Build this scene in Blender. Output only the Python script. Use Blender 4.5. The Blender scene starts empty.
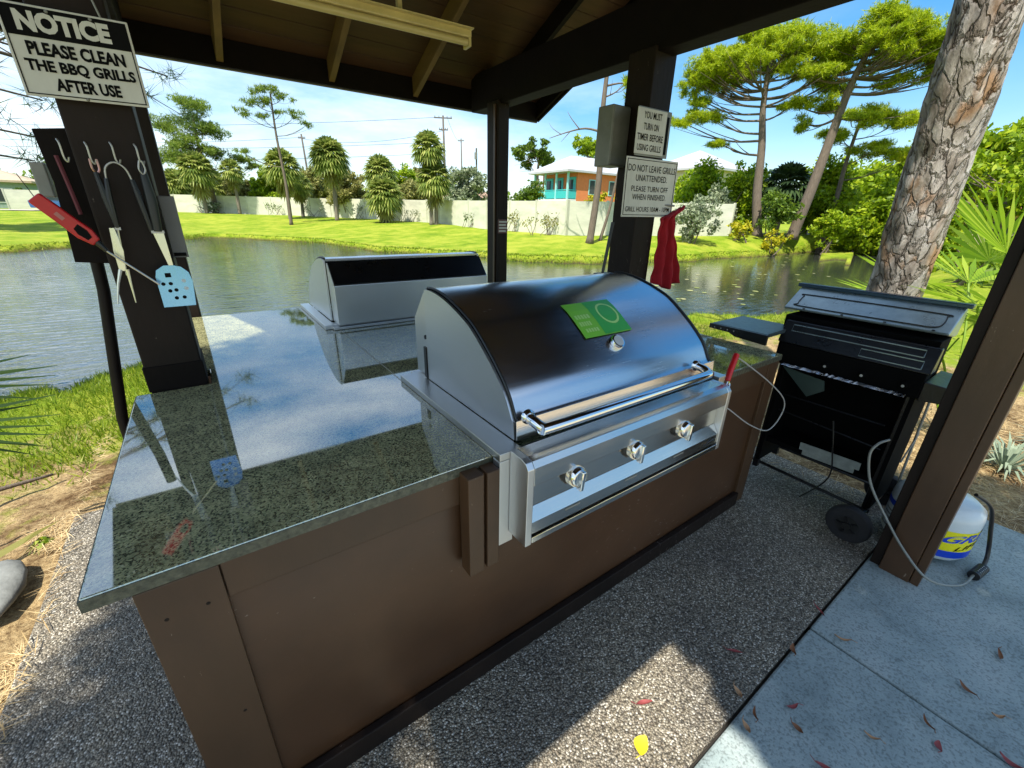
import bpy, math, random
import numpy as np
from mathutils import Vector, Matrix, noise

S = bpy.context.scene
COL = S.collection
rng = np.random.default_rng(7)
random.seed(7)
R = math.radians

# ------------------------------------------------------------------ camera
CAM = (0.3090, -0.8959, 1.5828)
yaw, pitch, roll = 0.6240, 0.3864, 0.0227
cd = bpy.data.cameras.new('camera'); cam = bpy.data.objects.new('camera', cd); COL.objects.link(cam)
fw = Vector((math.sin(yaw)*math.cos(pitch), math.cos(yaw)*math.cos(pitch), -math.sin(pitch)))
rt = Vector((math.cos(yaw), -math.sin(yaw), 0)); up = rt.cross(fw)
r2 = rt*math.cos(roll) + up*math.sin(roll); u2 = -rt*math.sin(roll) + up*math.cos(roll)
mw = Matrix((r2, u2, -fw)).transposed().to_4x4(); mw.translation = CAM
cam.matrix_world = mw
cd.sensor_width = 36; cd.lens = 419.2264/1024*36; cd.clip_start = .02; cd.clip_end = 3000
S.camera = cam

# ------------------------------------------------------------------ light
SUN = Vector((-.50, -.286, 1.0)).normalized()
el = math.asin(SUN.z); az = math.atan2(SUN.x, SUN.y)
sd = bpy.data.lights.new('sun', 'SUN'); sun = bpy.data.objects.new('sun', sd); COL.objects.link(sun)
sd.energy = 4.2; sd.angle = R(.5); sd.color = (1, .94, .82)
sun.rotation_euler = (-SUN).to_track_quat('-Z', 'Y').to_euler()
W = bpy.data.worlds.new('World'); S.world = W; W.use_nodes = True
nt = W.node_tree; N = nt.nodes; L = nt.links
bg = N['Background']; bg.inputs['Strength'].default_value = .15
sky = N.new('ShaderNodeTexSky'); sky.sky_type = 'NISHITA'; sky.sun_disc = False
sky.sun_elevation = el; sky.sun_rotation = az
sky.air_density = 1.0; sky.dust_density = .6; sky.ozone_density = 2.0
tc = N.new('ShaderNodeTexCoord'); mp = N.new('ShaderNodeMapping'); mp.inputs['Scale'].default_value = (1.2, 1.2, 4.0)
nz = N.new('ShaderNodeTexNoise'); nz.inputs['Scale'].default_value = 1.6; nz.inputs['Detail'].default_value = 7; nz.inputs['Roughness'].default_value = .6
cr = N.new('ShaderNodeValToRGB'); cr.color_ramp.elements[0].position = .36; cr.color_ramp.elements[1].position = .66
cr.color_ramp.elements[1].color = (.75, .75, .75, 1)
hs = N.new('ShaderNodeHueSaturation'); hs.inputs['Saturation'].default_value = 1.6; hs.inputs['Value'].default_value = .92
mx = N.new('ShaderNodeMix'); mx.data_type = 'RGBA'; mx.inputs[7].default_value = (4.6, 5.0, 5.3, 1)
L.new(tc.outputs['Generated'], mp.inputs[0]); L.new(mp.outputs[0], nz.inputs['Vector']); L.new(nz.outputs['Fac'], cr.inputs[0])
sx = N.new('ShaderNodeSeparateXYZ'); L.new(tc.outputs['Generated'], sx.inputs[0])
mr = N.new('ShaderNodeMapRange'); mr.inputs[1].default_value = .90; mr.inputs[2].default_value = .45; mr.inputs[3].default_value = .10; mr.inputs[4].default_value = 1
L.new(sx.outputs['X'], mr.inputs[0])
mm = N.new('ShaderNodeMath'); mm.operation = 'MULTIPLY'; L.new(cr.outputs[0], mm.inputs[0]); L.new(mr.outputs[0], mm.inputs[1])
dv = N.new('ShaderNodeVectorMath'); dv.operation = 'SCALE'; dv.inputs['Scale'].default_value = .065; ad1 = N.new('ShaderNodeVectorMath'); ad1.operation = 'ADD'; ad1.inputs[1].default_value = (1, 1, 1)
dq = N.new('ShaderNodeVectorMath'); dq.operation = 'DIVIDE'
L.new(sky.outputs[0], dv.inputs[0]); L.new(dv.outputs[0], ad1.inputs[0]); L.new(sky.outputs[0], dq.inputs[0]); L.new(ad1.outputs[0], dq.inputs[1])
L.new(dq.outputs[0], hs.inputs['Color']); L.new(hs.outputs[0], mx.inputs[6]); L.new(mm.outputs[0], mx.inputs[0]); L.new(mx.outputs[2], bg.inputs['Color'])
vs = S.view_settings; vs.view_transform = 'Standard'; vs.look = 'None'; vs.gamma = 1; vs.exposure = 1.05; vs.use_curve_mapping = False
S.cycles.max_bounces = 8; S.cycles.transparent_max_bounces = 8
S.cycles.caustics_reflective = False; S.cycles.caustics_refractive = False

# ------------------------------------------------------------------ materials
def newmat(name):
    m = bpy.data.materials.new(name); m.use_nodes = True
    return m, m.node_tree.nodes, m.node_tree.links, m.node_tree.nodes['Principled BSDF']
def ramp(N, stops):
    c = N.new('ShaderNodeValToRGB'); e = c.color_ramp.elements
    while len(e) < len(stops): e.new(.5)
    for i, (p, col) in enumerate(stops): e[i].position = p; e[i].color = (*col, 1)
    return c
def M(name, col, rough=.6, metal=0, var=.2, scale=6, bump=0., bscale=60, stretch=(1, 1, 1), spec=.5, rvar=.0, coat=0, ior=None, fleck=None):
    m, N, L, b = newmat(name)
    tc = N.new('ShaderNodeTexCoord'); mp = N.new('ShaderNodeMapping'); mp.inputs['Scale'].default_value = stretch
    L.new(tc.outputs['Object'], mp.inputs[0])
    n = N.new('ShaderNodeTexNoise'); n.inputs['Scale'].default_value = scale; n.inputs['Detail'].default_value = 8; n.inputs['Roughness'].default_value = .65
    L.new(mp.outputs[0], n.inputs['Vector'])
    c = ramp(N, [(.25, tuple(x*(1-var) for x in col)), (.75, tuple(min(1, x*(1+var)) for x in col))])
    L.new(n.outputs['Fac'], c.inputs[0]); L.new(c.outputs[0], b.inputs['Base Color'])
    if fleck:
        nf = N.new('ShaderNodeTexNoise'); nf.inputs['Scale'].default_value = 55; nf.inputs['Detail'].default_value = 5; nf.inputs['Roughness'].default_value = .7; L.new(mp.outputs[0], nf.inputs['Vector'])
        ns_ = N.new('ShaderNodeTexNoise'); ns_.inputs['Scale'].default_value = 2.1; ns_.inputs['Detail'].default_value = 6; L.new(tc.outputs['Object'], ns_.inputs['Vector'])
        fm = N.new('ShaderNodeMath'); fm.operation = 'MULTIPLY_ADD'; fm.inputs[1].default_value = .45; L.new(ns_.outputs['Fac'], fm.inputs[0]); L.new(nf.outputs['Fac'], fm.inputs[2])
        fr_ = ramp(N, [(.915, (0, 0, 0)), (.94, (1, 1, 1))]); L.new(fm.outputs[0], fr_.inputs[0])
        dr = ramp(N, [(.35, (.72, .72, .72)), (.62, (1.12, 1.12, 1.12))]); L.new(ns_.outputs['Fac'], dr.inputs[0])
        md = N.new('ShaderNodeMix'); md.data_type = 'RGBA'; md.blend_type = 'MULTIPLY'; md.inputs[0].default_value = 1; L.new(c.outputs[0], md.inputs[6]); L.new(dr.outputs[0], md.inputs[7])
        mf = N.new('ShaderNodeMix'); mf.data_type = 'RGBA'; mf.inputs[7].default_value = (*fleck, 1); L.new(fr_.outputs[0], mf.inputs[0]); L.new(md.outputs[2], mf.inputs[6]); L.new(mf.outputs[2], b.inputs['Base Color'])
    b.inputs['Roughness'].default_value = rough; b.inputs['Metallic'].default_value = metal
    b.inputs['Specular IOR Level'].default_value = spec; b.inputs['Coat Weight'].default_value = coat
    if ior: b.inputs['IOR'].default_value = ior
    if rvar:
        mrn = N.new('ShaderNodeMapRange'); mrn.inputs[3].default_value = max(0, rough-rvar); mrn.inputs[4].default_value = rough+rvar
        L.new(n.outputs['Fac'], mrn.inputs[0]); L.new(mrn.outputs[0], b.inputs['Roughness'])
    if bump:
        n2 = N.new('ShaderNodeTexNoise'); n2.inputs['Scale'].default_value = bscale; n2.inputs['Detail'].default_value = 6
        L.new(mp.outputs[0], n2.inputs['Vector'])
        bp = N.new('ShaderNodeBump'); bp.inputs['Strength'].default_value = bump; bp.inputs['Distance'].default_value = .01
        L.new(n2.outputs['Fac'], bp.inputs['Height']); L.new(bp.outputs[0], b.inputs['Normal'])
    return m
def leafmat(name, cols, trans=.4):
    m, N, L, b = newmat(name)
    g = N.new('ShaderNodeNewGeometry')
    c = ramp(N, [(i/max(1, len(cols)-1), k) for i, k in enumerate(cols)])
    L.new(g.outputs['Random Per Island'], c.inputs[0])
    t = N.new('ShaderNodeBsdfTranslucent'); mxs = N.new('ShaderNodeMixShader'); mxs.inputs[0].default_value = trans
    L.new(c.outputs[0], b.inputs['Base Color']); b.inputs['Roughness'].default_value = .5; b.inputs['Specular IOR Level'].default_value = .35
    L.new(c.outputs[0], t.inputs[0]); L.new(b.outputs[0], mxs.inputs[1]); L.new(t.outputs[0], mxs.inputs[2])
    L.new(mxs.outputs[0], N['Material Output'].inputs[0])
    return m
def steel(name, col=(.62, .63, .64), rough=.22, stretch=(1, 60, 60), b_=.06):
    m, N, L, b = newmat(name)
    tc = N.new('ShaderNodeTexCoord'); mp = N.new('ShaderNodeMapping'); mp.inputs['Scale'].default_value = stretch
    L.new(tc.outputs['Object'], mp.inputs[0])
    n = N.new('ShaderNodeTexNoise'); n.inputs['Scale'].default_value = 5; n.inputs['Detail'].default_value = 6; L.new(mp.outputs[0], n.inputs['Vector'])
    n2 = N.new('ShaderNodeTexNoise'); n2.inputs['Scale'].default_value = 4; n2.inputs['Detail'].default_value = 5; L.new(tc.outputs['Object'], n2.inputs['Vector'])
    a = N.new('ShaderNodeMath'); a.operation = 'ADD'; L.new(n.outputs['Fac'], a.inputs[0]); L.new(n2.outputs['Fac'], a.inputs[1])
    mrn = N.new('ShaderNodeMapRange'); mrn.inputs[1].default_value = .6; mrn.inputs[2].default_value = 1.4
    mrn.inputs[3].default_value = rough-.05; mrn.inputs[4].default_value = rough+.06
    L.new(a.outputs[0], mrn.inputs[0]); L.new(mrn.outputs[0], b.inputs['Roughness'])
    b.inputs['Base Color'].default_value = (*col, 1); b.inputs['Metallic'].default_value = 1
    bp = N.new('ShaderNodeBump'); bp.inputs['Strength'].default_value = b_; bp.inputs['Distance'].default_value = .004
    L.new(n.outputs['Fac'], bp.inputs['Height']); L.new(bp.outputs[0], b.inputs['Normal'])
    return m

brown = M('brown_paint', (.072, .035, .015), .42, var=.22, scale=3, bump=.12, bscale=25, stretch=(1, 1, .25), rvar=.1, fleck=(.26, .20, .15))
brown_x = M('brown_panel_paint', (.074, .034, .015), .36, var=.22, scale=1.6, bump=.10, bscale=14, stretch=(.6, 1, 1.2), rvar=.12, fleck=(.22, .17, .13))
brown_dk = M('dark_brown_paint', (.014, .0080, .0055), .6, var=.35, scale=4, bump=.25, bscale=30, stretch=(1, 1, .3), spec=.22, fleck=(.16, .13, .11))
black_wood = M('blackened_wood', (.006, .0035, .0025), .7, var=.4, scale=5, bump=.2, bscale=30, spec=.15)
rafter_lit_m = M('rafter_lit_paint', (.14, .085, .032), .6, var=.35, scale=9, bump=.25, bscale=30, stretch=(1, .2, 1))  # bounced light on the rafter sides put into this paler brown
board_m = M('roof_board_stain', (.056, .026, .010), .6, var=.5, scale=7, bump=.3, bscale=20, stretch=(.12, 1, 1))
steel_m = steel('brushed_steel', (.66, .66, .65), .33)
steel_p = steel('brushed_steel_panel', (.66, .63, .58), .20)
steel_v = steel('brushed_steel_side', (.66, .67, .68), .38, (20, 1, 20))
steel_lid = steel('brushed_steel_lid', (.60, .61, .62), .225, (1.2, 40, 40), 0)
chrome = steel('polished_chrome', (.78, .78, .78), .07, (1, 1, 1), 0)
blackm = M('black_metal', (.005, .005, .006), .3, var=.3, scale=10, bump=.1, bscale=80, rvar=.12)
blackmatte = M('black_interior', (.003, .003, .003), .9, var=.2, spec=.1)
sky_enamel = M('sky_lit_enamel', (.30, .38, .40), .30, .6, var=.3, scale=9, rvar=.1)  # hood enamel, the sky's pale reflection put into the colour
rubber = M('black_rubber', (.012, .012, .014), .75, var=.3, scale=20, bump=.2)
plastic_blk = M('black_plastic', (.012, .012, .012), .4, var=.2)
plastic_red = M('red_plastic', (.50, .008, .010), .35, var=.15, scale=12)
red_cloth = M('red_cloth', (.34, .006, .014), .9, var=.25, scale=14, bump=.4, bscale=180)
white_sign = M('white_sign_enamel', (.58, .57, .52), .45, var=.16, scale=9, stretch=(1, 1, .4))
ink = M('black_sign_ink', (.004, .004, .004), .7, var=.2, spec=.1)
grey_metal = M('grey_galvanised', (.22, .22, .20), .5, .3, var=.25, scale=6)
fixture_m = M('fixture_enamel', (.60, .50, .24), .4, var=.25, scale=5)
tube_m = M('frosted_tube', (.62, .52, .26), .3, var=.1)
wire_m = M('wire_sheath', (.45, .44, .42), .4, var=.1)

def granite_mat():
    m, N, L, b = newmat('speckled_green_granite')
    tc = N.new('ShaderNodeTexCoord')
    v = N.new('ShaderNodeTexVoronoi'); v.inputs['Scale'].default_value = 250; v.inputs['Randomness'].default_value = 1
    wn = N.new('ShaderNodeTexNoise'); wn.inputs['Scale'].default_value = 60; wn.inputs['Detail'].default_value = 5
    L.new(tc.outputs['Object'], wn.inputs['Vector'])
    ad = N.new('ShaderNodeVectorMath'); ad.operation = 'MULTIPLY_ADD'; ad.inputs[1].default_value = (.008, .008, .008)
    L.new(wn.outputs['Color'], ad.inputs[0]); L.new(tc.outputs['Object'], ad.inputs[2]); L.new(ad.outputs[0], v.inputs['Vector'])
    c = ramp(N, [(0, (.020, .022, .017)), (.24, (.06, .066, .048)), (.42, (.17, .175, .11)), (.66, (.29, .28, .18)), (.85, (.10, .105, .072)), (1, (.50, .47, .36))])
    L.new(v.outputs['Color'], c.inputs[0])
    n = N.new('ShaderNodeTexNoise'); n.inputs['Scale'].default_value = 14; n.inputs['Detail'].default_value = 6; L.new(tc.outputs['Object'], n.inputs['Vector'])
    c2 = ramp(N, [(.3, (1.15, 1.15, .95)), (.7, (2.1, 2.05, 1.6))]); L.new(n.outputs['Fac'], c2.inputs[0])
    mx = N.new('ShaderNodeMix'); mx.data_type = 'RGBA'; mx.blend_type = 'MULTIPLY'; mx.inputs[0].default_value = 1
    L.new(c.outputs[0], mx.inputs[6]); L.new(c2.outputs[0], mx.inputs[7]); L.new(mx.outputs[2], b.inputs['Base Color'])
    sm = N.new('ShaderNodeTexNoise'); sm.inputs['Scale'].default_value = 3.2; sm.inputs['Detail'].default_value = 8; sm.inputs['Roughness'].default_value = .7; L.new(tc.outputs['Object'], sm.inputs['Vector'])
    smr = N.new('ShaderNodeMapRange'); smr.inputs[1].default_value = .45; smr.inputs[2].default_value = .75; smr.inputs[3].default_value = .025; smr.inputs[4].default_value = .055; L.new(sm.outputs['Fac'], smr.inputs[0]); L.new(smr.outputs[0], b.inputs['Roughness'])
    b.inputs['IOR'].default_value = 3.6
    return m
granite = granite_mat()

def aggregate_mat():
    m, N, L, b = newmat('exposed_aggregate')
    tc = N.new('ShaderNodeTexCoord')
    v = N.new('ShaderNodeTexVoronoi'); v.inputs['Scale'].default_value = 160; L.new(tc.outputs['Object'], v.inputs['Vector'])
    c = ramp(N, [(0, (.10, .09, .075)), (.25, (.23, .205, .16)), (.5, (.35, .31, .235)), (.7, (.19, .155, .115)), (.85, (.44, .40, .32)), (.96, (.70, .66, .58))])
    sep = N.new('ShaderNodeSeparateColor'); L.new(v.outputs['Color'], sep.inputs[0]); L.new(sep.outputs[0], c.inputs[0])
    cd_ = ramp(N, [(.35, (1, 1, 1)), (.75, (.30, .29, .27))]); 
    mlt = N.new('ShaderNodeMath'); mlt.operation = 'MULTIPLY'; mlt.inputs[1].default_value = 1.0
    L.new(v.outputs['Distance'], mlt.inputs[0]); L.new(mlt.outputs[0], cd_.inputs[0])
    n = N.new('ShaderNodeTexNoise'); n.inputs['Scale'].default_value = 2.2; n.inputs['Detail'].default_value = 7; L.new(tc.outputs['Object'], n.inputs['Vector'])
    c2 = ramp(N, [(.3, (.72, .72, .74)), (.7, (1.15, 1.13, 1.08))]); L.new(n.outputs['Fac'], c2.inputs[0])
    m1 = N.new('ShaderNodeMix'); m1.data_type = 'RGBA'; m1.blend_type = 'MULTIPLY'; m1.inputs[0].default_value = 1
    m2 = N.new('ShaderNodeMix'); m2.data_type = 'RGBA'; m2.blend_type = 'MULTIPLY'; m2.inputs[0].default_value = 1
    L.new(c.outputs[0], m1.inputs[6]); L.new(cd_.outputs[0], m1.inputs[7]); L.new(m1.outputs[2], m2.inputs[6]); L.new(c2.outputs[0], m2.inputs[7])
    L.new(m2.outputs[2], b.inputs['Base Color']); b.inputs['Roughness'].default_value = .62
    bp = N.new('ShaderNodeBump'); bp.invert = True; bp.inputs['Strength'].default_value = .9; bp.inputs['Distance'].default_value = .006
    L.new(v.outputs['Distance'], bp.inputs['Height']); L.new(bp.outputs[0], b.inputs['Normal'])
    return m
aggregate = aggregate_mat()

def concrete_mat():
    m, N, L, b = newmat('broom_finish_concrete')
    tc = N.new('ShaderNodeTexCoord')
    n = N.new('ShaderNodeTexNoise'); n.inputs['Scale'].default_value = 3.5; n.inputs['Detail'].default_value = 9; n.inputs['Roughness'].default_value = .7; L.new(tc.outputs['Object'], n.inputs['Vector'])
    c = ramp(N, [(.28, (.17, .22, .225)), (.5, (.28, .345, .345)), (.75, (.39, .44, .43))]); L.new(n.outputs['Fac'], c.inputs[0])
    n2 = N.new('ShaderNodeTexNoise'); n2.inputs['Scale'].default_value = 130; n2.inputs['Detail'].default_value = 3; L.new(tc.outputs['Object'], n2.inputs['Vector'])
    c2 = ramp(N, [(.36, (.62, .62, .62)), (.5, (1, 1, 1))]); L.new(n2.outputs['Fac'], c2.inputs[0])
    m1 = N.new('ShaderNodeMix'); m1.data_type = 'RGBA'; m1.blend_type = 'MULTIPLY'; m1.inputs[0].default_value = 1
    L.new(c.outputs[0], m1.inputs[6]); L.new(c2.outputs[0], m1.inputs[7]); L.new(m1.outputs[2], b.inputs['Base Color'])
    b.inputs['Roughness'].default_value = .8
    bp = N.new('ShaderNodeBump'); bp.inputs['Strength'].default_value = .5; bp.inputs['Distance'].default_value = .004
    L.new(n2.outputs['Fac'], bp.inputs['Height']); L.new(bp.outputs[0], b.inputs['Normal'])
    return m
concrete = concrete_mat()

# ------------------------------------------------------------------ mesh helpers
class MB:
    def __init__(s): s.v = []; s.f = []
    def add(s, vs, fs):
        o = len(s.v); s.v += [tuple(p) for p in vs]; s.f += [tuple(i+o for i in f) for f in fs]; return s
    def box(s, x0, x1, y0, y1, z0, z1):
        vs = [(x, y, z) for x in (x0, x1) for y in (y0, y1) for z in (z0, z1)]
        return s.add(vs, [(0, 1, 3, 2), (4, 6, 7, 5), (0, 4, 5, 1), (2, 3, 7, 6), (0, 2, 6, 4), (1, 5, 7, 3)])
    def obox(s, c, size, mat):
        hx, hy, hz = (t/2 for t in size); c = Vector(c)
        vs = [c+mat @ Vector((x, y, z)) for x in (-hx, hx) for y in (-hy, hy) for z in (-hz, hz)]
        return s.add(vs, [(0, 1, 3, 2), (4, 6, 7, 5), (0, 4, 5, 1), (2, 3, 7, 6), (0, 2, 6, 4), (1, 5, 7, 3)])
    def bar(s, a, b, w, h):
        a, b = Vector(a), Vector(b); d = b-a
        q = d.to_track_quat('Y', 'Z').to_matrix()
        return s.obox((a+b)/2, (w, d.length, h), q)
    def tube(s, pts, r, n=8, caps=True):
        pts = [Vector(p) for p in pts]; k = len(pts); rs = r if hasattr(r, '__len__') else [r]*k
        o = len(s.v); prev = None
        for i, p in enumerate(pts):
            t = (pts[min(i+1, k-1)]-pts[max(i-1, 0)]).normalized()
            if prev is None:
                a = Vector((0, 0, 1)) if abs(t.z) < .9 else Vector((1, 0, 0)); u = t.cross(a).normalized()
            else: u = (prev-t*prev.dot(t)).normalized()
            prev = u; w = t.cross(u)
            for j in range(n):
                th = 2*math.pi*j/n; s.v.append(tuple(p+(u*math.cos(th)+w*math.sin(th))*rs[i]))
        for i in range(k-1):
            for j in range(n):
                s.f.append((o+i*n+j, o+i*n+(j+1) % n, o+(i+1)*n+(j+1) % n, o+(i+1)*n+j))
        if caps: s.f.append(tuple(o+j for j in range(n))[::-1]); s.f.append(tuple(o+(k-1)*n+j for j in range(n)))
        return s
    def prism(s, prof, axis, a, b):
        n = len(prof); o = len(s.v)
        for t in (a, b):
            for (p, q) in prof:
                s.v.append((t, p, q) if axis == 'x' else (p, t, q) if axis == 'y' else (p, q, t))
        s.f += [(o+i, o+(i+1) % n, o+n+(i+1) % n, o+n+i) for i in range(n)]
        s.f += [tuple(range(o, o+n))[::-1], tuple(range(o+n, o+2*n))]
        return s
    def lathe(s, prof, c=(0, 0, 0), n=20, mat=None):
        o = len(s.v); c = Vector(c)
        for (r, z) in prof:
            for j in range(n):
                t = 2*math.pi*j/n; p = Vector((r*math.cos(t), r*math.sin(t), z)); s.v.append(tuple(c+(mat @ p if mat else p)))
        for i in range(len(prof)-1):
            for j in range(n): s.f.append((o+i*n+j, o+i*n+(j+1) % n, o+(i+1)*n+(j+1) % n, o+(i+1)*n+j))
        s.f += [tuple(o+j for j in range(n))[::-1], tuple(o+(len(prof)-1)*n+j for j in range(n))]
        return s
    def quad(s, *p): return s.add(p, [tuple(range(len(p)))])
    def build(s, name, mat, parent=None, bevel=0, smooth=False, world=True):
        me = bpy.data.meshes.new(name); off = Vector(parent['_loc']) if (parent is not None and world) else Vector((0, 0, 0))
        me.from_pydata([tuple(Vector(p)-off) for p in s.v], [], s.f); me.update()
        return finish(me, name, mat, parent, bevel, smooth, off)
def finish(me, name, mat, parent=None, bevel=0, smooth=False, off=Vector((0, 0, 0))):
    for m in (mat if isinstance(mat, (list, tuple)) else [mat]): me.materials.append(m)
    import bmesh
    bm = bmesh.new(); bm.from_mesh(me); bmesh.ops.recalc_face_normals(bm, faces=bm.faces); bm.to_mesh(me); bm.free()
    o = bpy.data.objects.new(name, me); COL.objects.link(o)
    if parent is not None:
        o.parent = parent
        o['_loc'] = (0, 0, 0)
        o['_loc'] = tuple(parent['_loc'])
    else: o['_loc'] = (0, 0, 0)
    if smooth:
        for p in me.polygons: p.use_smooth = True
        if smooth != 'all':
            try: me.set_sharp_from_angle(angle=R(40))
            except Exception: pass
    if bevel:
        b = o.modifiers.new('bevel', 'BEVEL'); b.width = bevel; b.segments = 2; b.limit_method = 'ANGLE'; b.angle_limit = R(35)
    return o
def thing(name, label, cat, loc=(0, 0, 0), rz=0, group=None):
    o = bpy.data.objects.new(name, None); COL.objects.link(o); o.empty_display_size = .1
    o.location = loc; o.rotation_euler = (0, 0, rz); o['_loc'] = tuple(loc)
    return tag(o, label, cat, group)
def tag(o, label, cat, group=None):
    o['label'] = label; o['category'] = cat
    if group: o['group'] = group
    return o
def kind(o, k): o['kind'] = k; return o
def dup(o, parent=None):
    c = o.copy(); COL.objects.link(c)
    if parent is not None: c.parent = parent
    for ch in list(o.children): dup(ch, c)
    return c
def arr_mesh(name, V, n, mat, parent=None, smooth=False):
    me = bpy.data.meshes.new(name); V = np.asarray(V, float).reshape(-1, 3)
    if parent is not None: V = V-np.array(tuple(parent['_loc']))
    k = len(V)//n
    me.vertices.add(len(V)); me.vertices.foreach_set('co', V.astype(np.float32).ravel())
    me.loops.add(len(V)); me.loops.foreach_set('vertex_index', np.arange(len(V), dtype=np.int32))
    me.polygons.add(k); me.polygons.foreach_set('loop_start', np.arange(0, len(V), n, dtype=np.int32))
    me.update(calc_edges=True)
    me.materials.append(mat)
    o = bpy.data.objects.new(name, me); COL.objects.link(o)
    o['_loc'] = (0, 0, 0)
    if parent is not None: o.parent = parent; o['_loc'] = tuple(parent['_loc'])
    return o
def curve_pts(ctrl, n=8):
    P = [Vector(p) for p in ctrl]; out = []
    for i in range(len(P)-1):
        p0, p1, p2, p3 = P[max(i-1, 0)], P[i], P[i+1], P[min(i+2, len(P)-1)]
        for k in range(n):
            t = k/n
            out.append(.5*((2*p1)+(p2-p0)*t+(2*p0-5*p1+4*p2-p3)*t*t+(3*p1-p0-3*p2+p3)*t**3))
    return out+[P[-1]]
_font_cache = {}
def text_polys(txt, bold):
    key = (txt, bold)
    if key in _font_cache: return _font_cache[key]
    cu = bpy.data.curves.new('t', 'FONT'); cu.body = txt; cu.size = 1; cu.offset = bold; cu.resolution_u = 3
    ob = bpy.data.objects.new('t', cu); COL.objects.link(ob)
    me = bpy.data.meshes.new_from_object(ob.evaluated_get(bpy.context.evaluated_depsgraph_get()))
    V = [tuple(v.co) for v in me.vertices]; F = [tuple(p.vertices) for p in me.polygons]
    bpy.data.objects.remove(ob); bpy.data.curves.remove(cu); bpy.data.meshes.remove(me)
    _font_cache[key] = (V, F); return V, F
def letter(mb, txt, origin, ux, uz, u0, u1, v0, v1, bold=.0, shear=0):
    """fit one line of text in the rectangle u0..u1, v0..v1 of the frame (origin, ux, uz)"""
    V, F = text_polys(txt, bold); V = np.array(V)
    mn, mxx = V.min(0), V.max(0)
    o, ux, uz = Vector(origin), Vector(ux), Vector(uz)
    pts = []
    for p in V:
        a = u0+(p[0]-mn[0])/(mxx[0]-mn[0])*(u1-u0); b = v0+(p[1]-mn[1])/(mxx[1]-mn[1])*(v1-v0)
        pts.append(o+ux*(a+shear*(b-v0))+uz*b)
    mb.add(pts, F)

# ------------------------------------------------------------------ terrain
P0 = np.array(CAM[:2])
A_N = [-3.2, -.9, -.31, -.26, -.18, -.13, .3, .75, 1.045, 1.19, 1.30, 1.40, 3.2]
R_N = [8, 8, 6.6, 6.6, 6.9, 6.8, 7.0, 8.2, 9.6, 10.6, 13, 24, 24]
A_F = [-3.2, -.9, -.23, -.157, .021, .178, .332, .589, .736, .89, 1.008, 1.115, 1.20, 1.255, 1.33, 1.42, 3.2]
R_F = [26, 26, 28, 29.7, 35.7, 30.6, 22.6, 19.5, 18.6, 20.4, 22.6, 27, 33, 41, 38, 28, 28]
A_B = [-3.2, -.3, -.02, .13, .236, .43, .56, .736, 1.07, 1.3, 3.2]
Z_B = [.9, .9, .94, .88, .82, .69, .54, .48, .58, .7, .7]
R_B = [60, 60, 63, 57, 51, 40.4, 30.9, 25.3, 30.2, 40, 40]
def sstep(a, b, x): t = np.clip((x-a)/(b-a), 0, 1); return t*t*(3-2*t)
def hgt(a, r):
    a = np.asarray(a, float); r = np.asarray(r, float)
    rn, rf, zb, rb = (np.interp(a, A, B) for A, B in ((A_N, R_N), (A_F, R_F), (A_B, Z_B), (A_B, R_B)))
    wob = .25*np.sin(a*37)+.15*np.sin(a*91+1)+.08*np.sin(a*190)
    rn = rn+wob*.6; rf = rf+wob*1.2
    w = sstep(-1.5, -1.1, a)*(1-sstep(1.38, 1.44, a))
    near = -.07-.13*sstep(rn-4, rn-.8, r)-.15*sstep(rn-.8, rn, r)-.8*sstep(rn, rn+1.8, r)
    far = -1.0+.65*sstep(rf-2, rf, r)+.22*sstep(rf, rf+.25, r)+(zb+.13)*sstep(rf-.5, rb, r)
    mid = (rn+rf)/2
    pond = np.where(r < mid, near, far)
    dry = -.07+(zb+.07)*sstep(4, 40, r)
    return w*pond+(1-w)*dry
def ground_z(x, y):
    d = np.array([x, y])-P0
    return float(hgt(math.atan2(d[0], d[1]), math.hypot(*d)))
alph = np.concatenate([np.linspace(-math.pi, -.75, 50, endpoint=False), np.linspace(-.75, 1.65, 420, endpoint=False), np.linspace(1.65, math.pi, 30)])
V = []; nr = None
for a in alph:
    rn = np.interp(a, A_N, R_N); rf = np.interp(a, A_F, R_F)
    rs = np.concatenate([np.linspace(.01, rn-4, 14, endpoint=False), np.linspace(rn-4, rn+2, 34, endpoint=False), np.linspace(rn+2, rf-2, 8, endpoint=False) if rf-2 > rn+2.2 else np.linspace(rn+2, rn+2.4, 8, endpoint=False),
                         np.linspace(max(rf-2, rn+2.4), max(rf, rn+4)+3, 50, endpoint=False), np.geomspace(max(rf, rn+4)+3, 90, 34, endpoint=False), np.geomspace(90, 900, 12)])
    nr = len(rs); z = hgt(np.full(nr, a), rs)
    x = P0[0]+rs*np.sin(a); y = P0[1]+rs*np.cos(a)
    for i in range(nr):
        zz = z[i]
        if rs[i] > 2.2: zz += .035*noise.noise((x[i]*.9, y[i]*.9, 0))+.05*noise.noise((x[i]*.2, y[i]*.2, 3))*min(1, rs[i]/20)
        V.append((x[i], y[i], zz))
na = len(alph)
F = [(i*nr+j, i*nr+j+1, ((i+1) % na)*nr+j+1, ((i+1) % na)*nr+j) for i in range(na) for j in range(nr-1)]
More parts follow.
